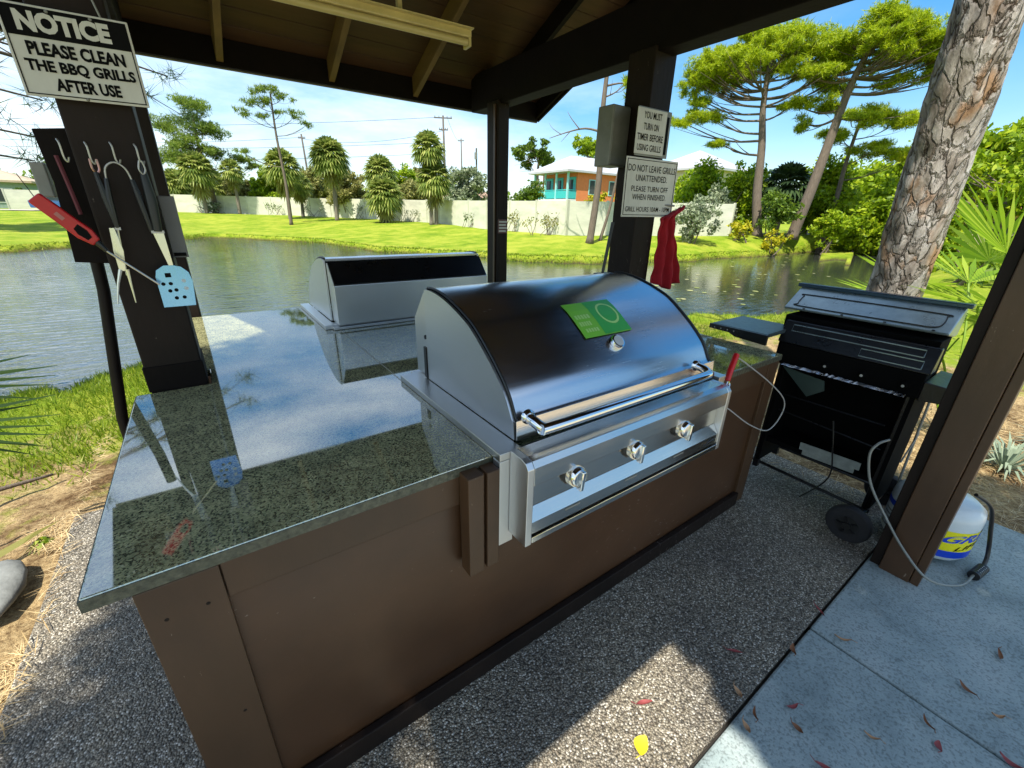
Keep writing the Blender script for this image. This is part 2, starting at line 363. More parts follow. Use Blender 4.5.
def ground_mat():
    m, N, L, b = newmat('lawn_and_pine_straw')
    tc = N.new('ShaderNodeTexCoord')
    def nse(sc, det=8, rough=.6):
        n = N.new('ShaderNodeTexNoise'); n.inputs['Scale'].default_value = sc; n.inputs['Detail'].default_value = det; n.inputs['Roughness'].default_value = rough
        L.new(tc.outputs['Object'], n.inputs['Vector']); return n
    g1 = nse(1.2); g2 = nse(18, 6)
    add = N.new('ShaderNodeMath'); add.operation = 'MULTIPLY_ADD'; add.inputs[1].default_value = .6; L.new(g2.outputs['Fac'], add.inputs[0]); L.new(g1.outputs['Fac'], add.inputs[2])
    g3 = nse(.33, 5); ad3 = N.new('ShaderNodeMath'); ad3.operation = 'MULTIPLY_ADD'; ad3.inputs[1].default_value = .7; L.new(g3.outputs['Fac'], ad3.inputs[0]); L.new(add.outputs[0], ad3.inputs[2]); sb3 = N.new('ShaderNodeMath'); sb3.operation = 'SUBTRACT'; sb3.inputs[1].default_value = .35; L.new(ad3.outputs[0], sb3.inputs[0])
    grass = ramp(N, [(.42, (.070, .135, .006)), (.70, (.165, .25, .010)), (.95, (.30, .33, .035))]); L.new(sb3.outputs[0], grass.inputs[0])
    s1 = nse(45, 9, .75); straw = ramp(N, [(.28, (.10, .06, .03)), (.42, (.32, .22, .11)), (.56, (.56, .42, .22)), (.75, (.74, .60, .36))]); L.new(s1.outputs['Fac'], straw.inputs[0])
    mu = nse(2.6, 7, .7); mur = ramp(N, [(.38, (.26, .20, .16)), (.50, (.75, .72, .70)), (.62, (1.05, 1.03, 1))]); L.new(mu.outputs['Fac'], mur.inputs[0]); stm = N.new('ShaderNodeMix'); stm.data_type = 'RGBA'; stm.blend_type = 'MULTIPLY'; stm.inputs[0].default_value = 1; L.new(straw.outputs[0], stm.inputs[6]); L.new(mur.outputs[0], stm.inputs[7])
    # bare / mulch close to the pavilion, worn by a big soft noise; grass further out
    sx = N.new('ShaderNodeSeparateXYZ'); L.new(tc.outputs['Object'], sx.inputs[0])
    # distance in a bent frame around the slab
    def math_(op, a, b=None):
        k = N.new('ShaderNodeMath'); k.operation = op
        for i, t in enumerate((a, b)):
            if t is None: continue
            if isinstance(t, (int, float)): k.inputs[i].default_value = t
            else: L.new(t, k.inputs[i])
        return k.outputs[0]
    dx = math_('SUBTRACT', sx.outputs['X'], 2.6); dx = math_('DIVIDE', dx, 5.0)
    dy = math_('SUBTRACT', sx.outputs['Y'], 0.2); dy = math_('DIVIDE', dy, 4.0)
    d = math_('SQRT', math_('ADD', math_('MULTIPLY', dx, dx), math_('MULTIPLY', dy, dy)))
    w = nse(1.7, 6, .65); w2 = nse(9, 5, .6)
    d = math_('ADD', d, math_('MULTIPLY', math_('SUBTRACT', w.outputs['Fac'], .5), .9)); d = math_('ADD', d, math_('MULTIPLY', math_('SUBTRACT', w2.outputs['Fac'], .5), .5))
    mk = N.new('ShaderNodeMapRange'); mk.inputs[1].default_value = .9; mk.inputs[2].default_value = 1.12; L.new(d, mk.inputs[0])
    mixc = N.new('ShaderNodeMix'); mixc.data_type = 'RGBA'; L.new(mk.outputs[0], mixc.inputs[0]); L.new(stm.outputs[2], mixc.inputs[6]); L.new(grass.outputs[0], mixc.inputs[7])
    # wet mud at the water line
    mz = N.new('ShaderNodeMapRange'); mz.inputs[1].default_value = -.36; mz.inputs[2].default_value = -.20; L.new(math_('ADD', sx.outputs['Z'], math_('MULTIPLY', math_('SUBTRACT', w2.outputs['Fac'], .5), .22)), mz.inputs[0])
    mud = N.new('ShaderNodeMix'); mud.data_type = 'RGBA'; mud.inputs[6].default_value = (.06, .042, .02, 1); L.new(mz.outputs[0], mud.inputs[0]); L.new(mixc.outputs[2], mud.inputs[7])
    L.new(mud.outputs[2], b.inputs['Base Color']); b.inputs['Roughness'].default_value = .9; b.inputs['Specular IOR Level'].default_value = .15
    bp = N.new('ShaderNodeBump'); bp.inputs['Strength'].default_value = .8; bp.inputs['Distance'].default_value = .06
    bs = nse(30, 8, .7); L.new(bs.outputs['Fac'], bp.inputs['Height']); L.new(bp.outputs[0], b.inputs['Normal'])
    return m
me = bpy.data.meshes.new('ground'); me.from_pydata(V, [], F); me.update()
gm = finish(me, 'ground', ground_mat(), None, 0, 'all'); kind(gm, 'structure')

def water_mat():
    m, N, L, b = newmat('pond_water')
    b.inputs['Base Color'].default_value = (.030, .036, .028, 1); b.inputs['Roughness'].default_value = .02; b.inputs['IOR'].default_value = 3.0
    tc = N.new('ShaderNodeTexCoord'); mp = N.new('ShaderNodeMapping'); mp.inputs['Scale'].default_value = (1, 2.2, 1); mp.inputs['Rotation'].default_value = (0, 0, R(10))
    L.new(tc.outputs['Object'], mp.inputs[0])
    n = N.new('ShaderNodeTexNoise'); n.inputs['Scale'].default_value = 2.8; n.inputs['Detail'].default_value = 4; n.inputs['Roughness'].default_value = .6; n.inputs['Distortion'].default_value = .9; L.new(mp.outputs[0], n.inputs['Vector'])
    sx = N.new('ShaderNodeSeparateXYZ'); L.new(tc.outputs['Object'], sx.inputs[0])
    mr = N.new('ShaderNodeMapRange'); mr.inputs[1].default_value = 4; mr.inputs[2].default_value = 13; mr.inputs[3].default_value = .30; mr.inputs[4].default_value = .08; L.new(sx.outputs['X'], mr.inputs[0])
    bp = N.new('ShaderNodeBump'); bp.inputs['Distance'].default_value = .10; pn = N.new('ShaderNodeTexNoise'); pn.inputs['Scale'].default_value = .22; pn.inputs['Detail'].default_value = 4; L.new(tc.outputs['Object'], pn.inputs['Vector']); pr = N.new('ShaderNodeMapRange'); pr.inputs[1].default_value = .35; pr.inputs[2].default_value = .6; pr.inputs[3].default_value = .6; pr.inputs[4].default_value = 1; L.new(pn.outputs['Fac'], pr.inputs[0]); pm = N.new('ShaderNodeMath'); pm.operation = 'MULTIPLY'; L.new(mr.outputs[0], pm.inputs[0]); L.new(pr.outputs[0], pm.inputs[1]); L.new(pm.outputs[0], bp.inputs['Strength'])
    L.new(n.outputs['Fac'], bp.inputs['Height']); L.new(bp.outputs[0], b.inputs['Normal'])
    return m
kind(MB().quad((-45, 3, -.35), (60, 3, -.35), (60, 48, -.35), (-45, 48, -.35)).build('pond_water', water_mat()), 'structure')

# pavements
kind(MB().box(-.55, 3.42, -.612, 1.98, -.3, 0).build('aggregate_pavement', aggregate, bevel=.006), 'structure')
kind(MB().box(-1.6, 2.066, -1.9, -.622, -.3, .004).box(2.076, 3.70, -1.9, -.622, -.3, .004).build('concrete_path', concrete, bevel=.008), 'structure')
kind(MB().box(-1.58, 3.68, -.64, -.60, -.3, -.018).box(2.05, 2.09, -1.88, -.61, -.3, -.018).build('pavement_joint', M('joint_dirt', (.02, .017, .014), .95, var=.4, scale=40)), 'structure')

kind(MB().box(-14, 16, -16, -1.91, -.3, -.004).build('unseen_paving', M('warm_concrete', (.46, .385, .28), .85, var=.2, scale=2, bump=.3, bscale=60)), 'structure')  # unseen paving added behind the viewer to give the steel beige reflections
# ------------------------------------------------------------------ counter island
ct = thing('grill_island', 'brown painted grill island with a polished speckled granite top', 'island', (1.36, 1.2, 0))
poly = [(0, 0), (2.72, 0), (2.72, .94), (2.545, .94), (2.545, 1.15), (2.72, 1.15), (2.72, 2.45), (.12, 2.45), (.12, 1.28), (.235, 1.28), (.235, 1.083), (0, 1.083)]
MB().prism(poly, 'z', .888, .92).build('countertop', granite, ct, bevel=.003)
gedge = M('rough_granite_edge', (.075, .075, .05), .35, var=.7, scale=70, bump=.5, bscale=60)
MB().box(.001, 2.719, -.0025, .001, .8895, .9165).box(-.0025, .001, -.0025, 1.08, .8895, .9165).build('edge_band', gedge, ct)
MB().box(.886, .889, .705, 1.655, .9203, .9212).build('countertop_seam', M('seam_filler', (.45, .42, .33), .5), ct)
MB().box(.07, 2.70, .016, 1.07, .0, .886).box(.25, 2.53, 1.05, 2.43, .0, .886).build('front_panel', brown_x, ct)
MB().box(.066, .205, 0, .03, 0, .886).build('corner_board', brown, ct, bevel=.002)
MB().box(2.60, 2.706, 0, .03, 0, .886).build('corner_board', brown, ct, bevel=.002)
MB().box(.207, 2.598, .004, .03, .79, .886).build('top_rail', brown, ct, bevel=.002)
MB().box(.20, 2.61, -.014, .012, 0, .085).build('baseboard', brown_dk, ct, bevel=.004)
for sx_, sz_ in ((.10, .80), (.17, .44), (.10, .12), (.17, .80), (2.64, .80), (2.67, .30)):
    MB().lathe([(.0042, 0), (.003, .001), (0, .0012)], (sx_, -.0002, sz_), 10, Matrix.Rotation(R(90), 3, 'X')).build('screw', brown_dk, ct)
tb = MB().box(.777, .828, -.052, .002, .553, .905).box(.828, .840, -.036, .002, .556, .898).box(.840, .883, -.050, .002, .555, .903)
tb.build('trim_block', brown, ct, bevel=.003)
MB().box(.02, .075, 1.06, 1.12, .845, .885).build('edge_block', brown_dk, ct, bevel=.002)

# ------------------------------------------------------------------ pavilion
pv = thing('pavilion', 'dark brown timber pavilion sheltering the grill island', 'pavilion', (1.36, 1.04, 0))
RY, EZ, SL = 1.04, 2.47, .43           # ridge y, eave height, slope
def roofz(y): return EZ+SL*(2.06-abs(y-RY))
def post(x0, x1, y0, y1, z1=2.45):
    p = MB().box(x0, x1, y0, y1, .0, z1).build('post', brown_dk, pv, bevel=.006); return p
pL = post(.045, .222, 1.09, 1.27)
MB().box(.040, .226, 1.084, 1.276, .921, 1.02).build('post_collar', black_wood, pL, bevel=.004)
pS = post(2.556, 2.745, .95, 1.14)
pC = post(2.553, 2.663, 2.50, 2.68)
MB().box(2.538, 2.551, 2.53, 2.555, .0, 2.42).build('batten', brown, pC)
pB = post(.045, .222, 2.50, 2.68)
pR = MB().box(2.722, 2.85, -.672, -.785, 0, 2.42).build('post', brown, pv, bevel=.004)
MB().box(2.738, 2.835, -.671, -.632, 0, 2.42).build('side_board', brown_dk, pR, bevel=.003)
MB().box(2.728, 2.845, -.819, -.787, 0, 2.42).build('side_board', brown, pR, bevel=.003)
MB().box(.045, .222, -.785, -.672, 0, 2.42).build('post', brown_dk, pv, bevel=.004) if False else None
# beams along y on both sides
for (x0, x1) in ((2.575, 2.72), (.06, .205)):
    MB().box(x0, x1, -1.0, 2.98, 2.425, 2.70).build('beam', black_wood, pv, bevel=.006)
ridge = MB().box(-.62, 3.39, RY-.03, RY+.03, roofz(RY)-.26, roofz(RY)-.02).build('ridge_beam', black_wood, pv, bevel=.004)
# rafters
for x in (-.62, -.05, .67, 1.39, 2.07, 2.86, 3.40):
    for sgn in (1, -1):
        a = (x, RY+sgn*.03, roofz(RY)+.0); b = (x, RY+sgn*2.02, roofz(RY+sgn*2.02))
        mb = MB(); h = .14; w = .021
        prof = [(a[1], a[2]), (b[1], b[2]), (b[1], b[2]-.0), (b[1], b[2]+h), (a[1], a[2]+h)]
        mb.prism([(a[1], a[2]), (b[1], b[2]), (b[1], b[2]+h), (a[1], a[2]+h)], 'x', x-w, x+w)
        mb.build('rafter', rafter_lit_m if .5 < x < 2.5 else black_wood, pv, bevel=.003)  # middle rafters get the tone with bounced light, outer ones stay black
# boards: each course its own strip of the deck mesh, 12 mm gaps
for sgn in (1, -1):
    mb = MB(); d = 0; bw = .137
    while d < 2.06-.02:
        d2 = min(d+bw-.007, 2.06)
        y0, y1 = RY+sgn*d, RY+sgn*d2
        mb.prism([(y0, roofz(y0)+.143), (y1, roofz(y1)+.143), (y1, roofz(y1)+.163), (y0, roofz(y0)+.163)], 'x', -.64, 3.42); d += bw
    mb.build('roof_boards', board_m, pv, bevel=.002)
    y0, y1 = RY, RY+sgn*2.10
    MB().prism([(y0, roofz(y0)+.166), (y1, roofz(y1)+.166), (y1, roofz(y1)+.19), (y0, roofz(y0)+.19)], 'x', -.68, 3.46).build('shingles', M('roof_shingle', (.08, .07, .06), .9, var=.4, scale=20), pv)
    ye = RY+sgn*2.04
    MB().box(-.64, 3.42, ye-.018, ye+.018, EZ-.005, EZ+.155).build('fascia', black_wood, pv, bevel=.002)
    MB().box(-.65, 3.43, min(ye+sgn*.0185, ye+sgn*.034), max(ye+sgn*.0185, ye+sgn*.034), EZ-.012, EZ+.165).build('eave_trim', M('weathered_grey_trim', (.20, .19, .18), .6, var=.3, scale=12), pv)
    for xx in (-.655, 3.425):
        MB().prism([(RY, roofz(RY)-.01), (ye, EZ-.005), (ye, EZ+.16), (RY, roofz(RY)+.16)], 'x', xx-.012, xx+.012).build('bargeboard', black_wood, pv)

# fluorescent fixture hung under the rafters
fx = thing('ceiling_light', 'unlit yellowed fluorescent strip light under the rafters', 'light', (1.1, 1.66, 2.55))
rotf = Matrix.Rotation(R(-4), 3, 'Z')
fc = Vector((1.00, 1.64, 2.485))
MB().obox(fc, (1.50, .085, .045), rotf).build('housing', fixture_m, fx, bevel=.006)
MB().obox(fc+rotf @ Vector((0, .055, .012)), (1.5, .03, .006), rotf).obox(fc+rotf @ Vector((0, -.055, .012)), (1.5, .03, .006), rotf).build('reflector', fixture_m, fx)
MB().tube([fc+rotf @ Vector((-.73, -.02, -.04)), fc+rotf @ Vector((.73, -.02, -.04))], .017, 12).build('tube', tube_m, fx, smooth=True)
for s_ in (1, -1): MB().obox(fc+rotf @ Vector((.742*s_, -.0, -.03)), (.018, .07, .06), rotf).build('lamp_holder', fixture_m, fx, bevel=.003)
for xx in (.67, 1.39):
    MB().box(xx-.012, xx+.012, 1.66, 1.684, 2.49, roofz(1.67)+.03).build('bracket', fixture_m, fx)

# ------------------------------------------------------------------ the two built-in grills (local frame: x across, y towards the back, z up from counter)
ZC = .92
def build_grill(root):
    W_ = 1.10                                             # flange width
    lx0, lx1 = .08, 1.135
    fr = MB()
    fr.box(0, .078, -.045, .705, .0015, .026)             # left flange
    fr.box(lx1+.004, lx1+.06, -.045, .705, .0015, .026)
    fr.box(.078, lx1+.004, .62, .705, .0015, .024)
    fo = fr.build('flange', steel_m, root, bevel=.002, world=False)
    bd = MB().box(.0, .052, -.045, -.008, -.305, .0).box(.06, lx1+.06, -.040, .0, -.29, .0005)
    bd.build('firebox_front', steel_v, root, bevel=.002, world=False)
    # hood: an open shell with an arc profile
    prof = [(-.004, .028), (-.005, .078), (.004, .088), (.016, .101), (.05, .159), (.105, .214), (.174, .269), (.253, .322), (.32, .350), (.388, .372), (.45, .387), (.51, .396), (.56, .398), (.60, .394)]
    # smooth it
    pts = [p.to_tuple() for p in curve_pts([(0, a, b) for a, b in prof[2:]], 4)]
    arc = [(prof[0]), (prof[1])]+[(p[1], p[2]) for p in pts]
    inner = [(y+.014 if y < .5 else y-.0, z-.014) for (y, z) in arc]
    inner[0] = (.012, .028)
    sh = MB(); n = len(arc); vs = []
    for x in (lx0+.012, lx1-.012):
        vs += [(x, y, z) for y, z in arc]
    for x in (lx0+.012, lx1-.012):
        vs += [(x, y, z) for y, z in inner]
    fs = []
    for i in range(n-1):
        fs += [(i, i+1, n+i+1, n+i), (2*n+i, 3*n+i, 3*n+i+1, 2*n+i+1)]
    fs += [(0, n, 3*n, 2*n), (n-1, 2*n+n-1, 3*n+n-1, n+n-1)]
    sh.add(vs, fs)
    lid = sh.build('lid', steel_lid, root, smooth=True, world=False)
    for (xa, xb) in ((lx0, lx0+.010), (lx1-.010, lx1)):
        sp = [(y, z-.006) for y, z in arc[2:]]
        MB().prism([(-.002, .028)]+sp+[(.60, .028)], 'x', xa, xb).build('side_panel', steel_v, lid, world=False)
        # dark gasket along the rim
        g = MB(); xm = xb+.003 if xa == lx0 else xa-.003
        g.tube([(xm, y-.002, z+.002) for y, z in arc[3:-1]], .0045, 6)
        g.build('gasket', plastic_blk, lid, smooth=True, world=False)
    # lower lip fold of the lid
    MB().prism([(-.014, .030), (-.010, .030), (-.0055, .090), (-.0085, .093)], 'x', lx0+.002, lx1-.002).build('lower_lip', steel_p, lid, bevel=.001, world=False)
    # rear housing with sloping dark vent
    MB().prism([(.735, .026), (.735, .255), (.635, .372), (.612, .372), (.612, .026)], 'x', lx0+.012, lx1-.012).build('rear_housing', steel_m, root, bevel=.002, world=False)
    MB().prism([(.7335, .262), (.638, .3745), (.642, .378), (.7365, .266)], 'x', lx0+.020, lx1-.014).build('rear_vent', blackm, root, world=False)
    MB().quad((lx0+.014, .606, .03), (lx1-.014, .606, .03), (lx1-.014, .606, .378), (lx0+.014, .606, .378)).build('lid_back', blackmatte, lid, world=False)
    MB().box(lx0-.004, lx0+.004, .604, .625, .03, .16).tube([(lx0+.0, .615, .20), (lx0+.045, .615, .20)], .009, 8).build('hinge', plastic_blk, root, world=False)
    MB().box(lx0-.02, lx1+.02, .705, .742, .0015, .018).build('rear_lip', steel_m, root, bevel=.002, world=False)
    # control panel
    y0 = -.132; px0, px1 = .035, 1.085
    cp = MB().prism([(-.046, -.24), (-.046, .030), (-.10, .030), (-.120, .024), (y0, .006), (y0, -.052), (-.128, -.054), (-.102, -.056), (-.102, -.24)], 'x', px0+.024, px1-.024)
    cpo = cp.build('control_panel', steel_p, root, bevel=.0015, world=False)
    for xa, xb in ((px0, px0+.023), (px1-.023, px1)):
        MB().prism([(-.046, -.262), (-.046, .030), (-.10, .030), (-.120, .024), (y0-.001, .006), (y0-.001, -.262)], 'x', xa, xb).build('end_cap', steel_v, cpo, bevel=.002, world=False)
    MB().prism([(-.103, -.148), (-.128, -.186), (-.128, -.228), (-.110, -.228), (-.103, -.2)], 'x', px0+.024, px1-.024).build('drip_ledge', steel_p, cpo, bevel=.001, world=False)
    MB().prism([(-.104, -.236), (-.134, -.236), (-.134, -.258), (-.104, -.258)], 'x', px0+.024, px1-.024).build('bottom_lip', steel_p, cpo, bevel=.002, world=False)
    rx = Matrix.Rotation(R(90), 3, 'X')                   # lathe z -> -y
    for kx in (.228, .509, .787):
        c = Vector((kx, -.1025, -.082))
        kb = MB().lathe([(.040, 0), (.040, .006), (.034, .012), (.034, .013)], c, 24, rx).build('knob_bezel', plastic_blk, cpo, smooth=True, world=False)
        k = MB().lathe([(.033, .010), (.035, .016), (.033, .038), (.028, .046), (.0, .048)], c, 28, rx)
        k.obox(c+Vector((0, -.050, -.004)), (.015, .020, .066), Matrix.Rotation(R(6), 3, 'Y'))
        k.build('knob', chrome, kb, bevel=.003, smooth=True, world=False)
    for kx in (.228, .509, .787):
        MB().quad((kx-.035, -.1287, -.192), (kx+.03, -.1287, -.192), (kx+.03, -.1287, -.200), (kx-.035, -.1287, -.200)).build('control_mark', grey_metal, cpo, world=False)
    sq = MB().tube(curve_pts([(.925+.0, -.1295, -.214), (.935, -.1295, -.222), (.94, -.1295, -.202), (.952, -.1295, -.217), (.96, -.1295, -.206), (.975, -.1295, -.214), (.99, -.1295, -.206), (1.04, -.1295, -.204)], 5), .0022, 5)
    sq.build('maker_badge', plastic_blk, cpo, world=False)
    # handle
    hz = .086
    h = MB().tube(curve_pts([(.125, -.004, hz+.012), (.125, -.045, hz+.008), (.135, -.072, hz), (.165, -.082, hz), (.60, -.084, hz), (.95, -.082, hz), (.985, -.072, hz), (.995, -.045, hz+.008), (.995, -.004, hz+.012)], 6), .0165, 14)
    ho = h.build('handle', chrome, lid, smooth=True, world=False)
    for kx in (.125, .995):
        MB().lathe([(.023, 0), (.023, .010), (.018, .016)], (kx, -.003, hz+.012), 18, rx).build('handle_collar', chrome, ho, smooth=True, world=False)
    # thermometer, seated on the arc
    tp = Vector((.625, .112, .219)); tn = Vector((0, -.70, .71)); q = tn.to_track_quat('Z', 'Y').to_matrix()
    th = MB().lathe([(.030, 0), (.031, .010), (.027, .020), (.023, .0205)], tp, 24, q).build('thermometer', chrome, lid, smooth=True, world=False)
    MB().lathe([(.022, .0208), (.0, .0212)], tp, 24, q).build('dial_face', M('dial', (.45, .47, .48), .25), th, world=False)
    return lid
g1 = thing('built_in_grill', 'stainless steel built-in grill with green sticker on its closed hood, facing the walkway', 'grill', (.885, 0, ZC), group='built-in grills')
lid1 = build_grill(g1)
# far grill: the same model turned to face the pond
g2 = dup(g1); g2.location = (.885+1.125, 2.405, ZC); g2.rotation_euler = (0, 0, math.pi); g2['_loc'] = tuple(g2.location)
g2['label'] = 'stainless steel built-in grill seen from behind, facing the pond'
# sticker only on the near one
green1 = M('green_sticker', (.20, .55, .04), .3, var=.06); green2 = M('pale_green_print', (.42, .72, .20), .35, var=.05); green3 = M('mid_green_print', (.05, .40, .06), .35, var=.05)
def arc_at(s):   # point on the sticker arc, s 0 top .. 1 bottom, local grill frame
    P = [(.292, .3405), (.253, .3225), (.212, .297), (.174, .2695), (.143, .2465)]
    k = min(int(s*4), 3); t = s*4-k
    return (P[k][0]*(1-t)+P[k+1][0]*t, P[k][1]*(1-t)+P[k+1][1]*t)
def on_lid(u, s, lift):
    y, z = arc_at(s); x = .495+u*.252+(1-s)*.0
    return (g1.location.x+x, y-lift*.6, ZC+z+lift*.75)
def sticker(name, u0, u1, s0, s1, lift, m, parent):
    mb = MB(); k = 8
    for i in range(k):
        a, b = s0+(s1-s0)*i/k, s0+(s1-s0)*(i+1)/k
        mb.quad(on_lid(u0, a, lift), on_lid(u1, a, lift), on_lid(u1, b, lift), on_lid(u0, b, lift))
    return mb.build(name, m, parent)
g1['_loc'] = tuple(g1.location); lid1['_loc'] = tuple(g1.location)
st = sticker('sticker', 0, 1, 0, 1, .0035, green1, lid1)
sticker('sticker_band', .42, 1, .0, .97, .0042, green3, st)
for i, (a, b, s) in enumerate(((.06, .36, .38), (.06, .30, .56), (.10, .37, .74))):
    for k in range(5):
        u = a+(b-a)*k/5; sticker('sticker_print', u, u+(b-a)/7, s, s+.11, .0048, green2, st)
ring = MB(); 
for k in range(24):
    t0, t1 = 2*math.pi*k/24, 2*math.pi*(k+1)/24
    f = lambda t, rr: on_lid(.75+rr*.20*math.cos(t), .42+rr*.30*math.sin(t), .0048)
    ring.quad(f(t0, 1), f(t1, 1), f(t1, .82), f(t0, .82))
ring.build('sticker_print', green2, st)

# ------------------------------------------------------------------ signs
def sign_letters(rows, o, ux, uz, m, parent, bold):
    mb = MB()
    for txt, u0, u1, v0, v1 in rows: letter(mb, txt, o, ux, uz, u0, u1, v0, v1, bold)
    return mb.build('lettering', m, parent)
# notice sign on the left post
ns = thing('notice_sign', 'white NOTICE sign about cleaning the grills on the left post', 'sign', (.13, 1.05, 1.97))
BLc, BRc, TRc = Vector((-.006, 1.05, 1.864)), Vector((.268, 1.05, 1.869)), Vector((.264, 1.05, 2.086))
ux = (BRc-BLc); W_ = ux.length; ux.normalize(); uz = Vector((-.012, 0, 1)).normalized(); H_ = .217
uy = Vector((0, -1, 0))
def plate(o, ux, uz, u0, u1, v0, v1, t0, t1):
    mb = MB(); q = []
    for t in (t0, t1):
        for (a, b) in ((u0, v0), (u1, v0), (u1, v1), (u0, v1)): q.append(o+ux*a+uz*b+Vector((0, -t, 0)))
    return mb.add(q, [(0, 1, 2, 3), (7, 6, 5, 4), (0, 4, 5, 1), (1, 5, 6, 2), (2, 6, 7, 3), (3, 7, 4, 0)])
bdp = plate(BLc, ux, uz, 0, W_, 0, H_, -.004, 0).build('sign_plate', white_sign, ns, bevel=.002)
hd = plate(BLc, ux, uz, .008, W_-.008, .143, H_-.008, .0002, .0012).build('black_header', ink, ns)
bo = MB()
for a in ((.006, .0085, .006, H_-.006), (W_-.0085, W_-.006, .006, H_-.006), (.006, W_-.006, .006, .0085), (.006, W_-.006, H_-.0085, H_-.006)):
    p = plate(BLc, ux, uz, *a, .0004, .0018); bo.add(p.v, p.f)
bo.build('border', ink, ns)
sign_letters([('PLEASE CLEAN', .036, W_-.030, .100, .133), ('THE BBQ GRILLS', .022, W_-.016, .058, .091), ('AFTER USE', .070, W_-.060, .018, .050)], BLc+Vector((0, -.0022, 0)), ux, uz, ink, ns, .042)
sign_letters([('NOTICE', .030, W_-.048, .154, .202)], BLc+Vector((0, -.0026, 0)), ux, uz, white_sign, ns, .055)
for a_, b_ in ((.10, .207), (.19, .207), (.13, .004)): MB().lathe([(.0045, 0), (.003, .0022), (0, .0025)], BLc+ux*a_+uz*b_+Vector((0, -.001, 0)), 10, Matrix.Rotation(R(90), 3, 'X')).build('screw', grey_metal, ns)
MB().tube([BLc+ux*.215+uz*H_, BLc+ux*.205+uz*(H_+.05)], .003, 6).build('wire_tie', grey_metal, ns)
# timer sign, hours sign, on the right-hand post
ts = thing('timer_sign', 'small white sign telling to turn on the timer, above the hours sign', 'sign', (2.6, .93, 2.03))
o = Vector((2.455, .936, 1.921)); UX = Vector((1, 0, .006)).normalized(); UZ = Vector((-.02, 0, 1)).normalized()
plate(o+Vector((.012, .006, .0)), UX, UZ, .0, .30, -.01, .235, -.004, 0).build('backing_plate', grey_metal, ts, bevel=.002)
plate(o, UX, UZ, 0, .262, 0, .228, -.004, 0).build('sign_plate', white_sign, ts, bevel=.002)
plate(o, UX, UZ, .268, .287, .01, .205, -.0045, .0).build('black_strip', ink, ts)  # narrow black strip on the backing plate, right of the sign
sign_letters([('YOU MUST', .055, .215, .178, .213), ('TURN ON', .060, .195, .122, .157), ('TIMER BEFORE', .012, .245, .068, .103), ('USING GRILLS', .018, .235, .016, .050)], o+Vector((0, -.0012, 0)), UX, UZ, ink, ts, .012)
hs_ = thing('hours_sign', 'larger white sign with grill hours below the timer sign', 'sign', (2.62, .93, 1.74))
o = Vector((2.392, .925, 1.578)); W2, H2 = .485, .322
plate(o, UX, UZ, 0, W2, 0, H2, -.004, 0).build('sign_plate', white_sign, hs_, bevel=.004)
bo = MB()
for a in ((.010, .015, .010, H2-.010), (W2-.015, W2-.010, .010, H2-.010), (.010, W2-.010, .010, .0135), (.010, W2-.010, H2-.0135, H2-.010)):
    p = plate(o, UX, UZ, *a, .0003, .0012); bo.add(p.v, p.f)
bo.build('border', ink, hs_)
sign_letters([('DO NOT LEAVE GRILLS', .022, W2-.022, .248, .284), ('UNATTENDED.', .095, W2-.095, .198, .232), ('PLEASE TURN OFF', .065, W2-.075, .142, .172), ('WHEN FINISHED.', .080, W2-.085, .096, .128), ('GRILL HOURS 10AM - 10PM', .028, W2-.034, .030, .058)], o+Vector((0, -.0016, 0)), UX, UZ, ink, hs_, .004)
# little plate on the middle post
sp = thing('post_plate', 'tiny maroon and white plate on the far middle post', 'sign', (2.6, 2.49, 1.47))
MB().box(2.556, 2.655, 2.492, 2.499, 1.412, 1.530).build('plate', M('maroon_plate', (.12, .05, .05), .5), sp)
for i in range(4):
    MB().box(2.562, 2.648-.012*(i % 2), 2.4895, 2.4918, 1.503-.026*i, 1.516-.026*i).build('plate_band', white_sign, sp)
# electrical box
eb = thing('electrical_box', 'grey electrical box sticking out left of the sign post', 'box', (2.5, 1.15, 2.0))
MB().box(2.405, 2.553, 1.08, 1.20, 1.862, 2.178).build('enclosure', grey_metal, eb, bevel=.006)
MB().box(2.411, 2.547, 1.074, 1.0805, 1.870, 2.170).build('cover', grey_metal, eb, bevel=.002)
# red cloth on the sign post
tw = thing('hanging_cloth', 'deep red cloth hanging on the sign post under the hours sign', 'cloth', (2.85, .93, 1.4))
mb = MB(); nx, nz_ = 26, 30
for j in range(nz_+1):
    t = j/nz_; z = 1.66-.50*t
    x0 = 2.86-.105*sstep(.0, .12, t)-.012*t; x1 = 2.985-.085*sstep(.0, .18, t)+.135*max(0, t-.15)/.85
    for i in range(nx+1):
        u = i/nx
        x = x0+(x1-x0)*u; fold = .022*math.sin(u*15+t*1.5)*(.35+.65*t)+.012*math.sin(u*31+2+t*3)+.006*math.sin(t*22+u*6)
        zz = z-.045*(1-abs(2*u-1.2))*sstep(.8, 1, t)-.05*(1-u)*sstep(.3, 0, t)
        mb.v.append((x, .905+fold, zz))
for j in range(nz_):
    for i in range(nx): mb.f.append((j*(nx+1)+i, j*(nx+1)+i+1, (j+1)*(nx+1)+i+1, (j+1)*(nx+1)+i))
co = mb.build('cloth', red_cloth, tw, smooth='all'); sm = co.modifiers.new('solid', 'SOLIDIFY'); sm.thickness = .004
MB().tube([(2.74, .94, 1.655), (2.88, .915, 1.650)], .006, 8).build('hook', grey_metal, tw)
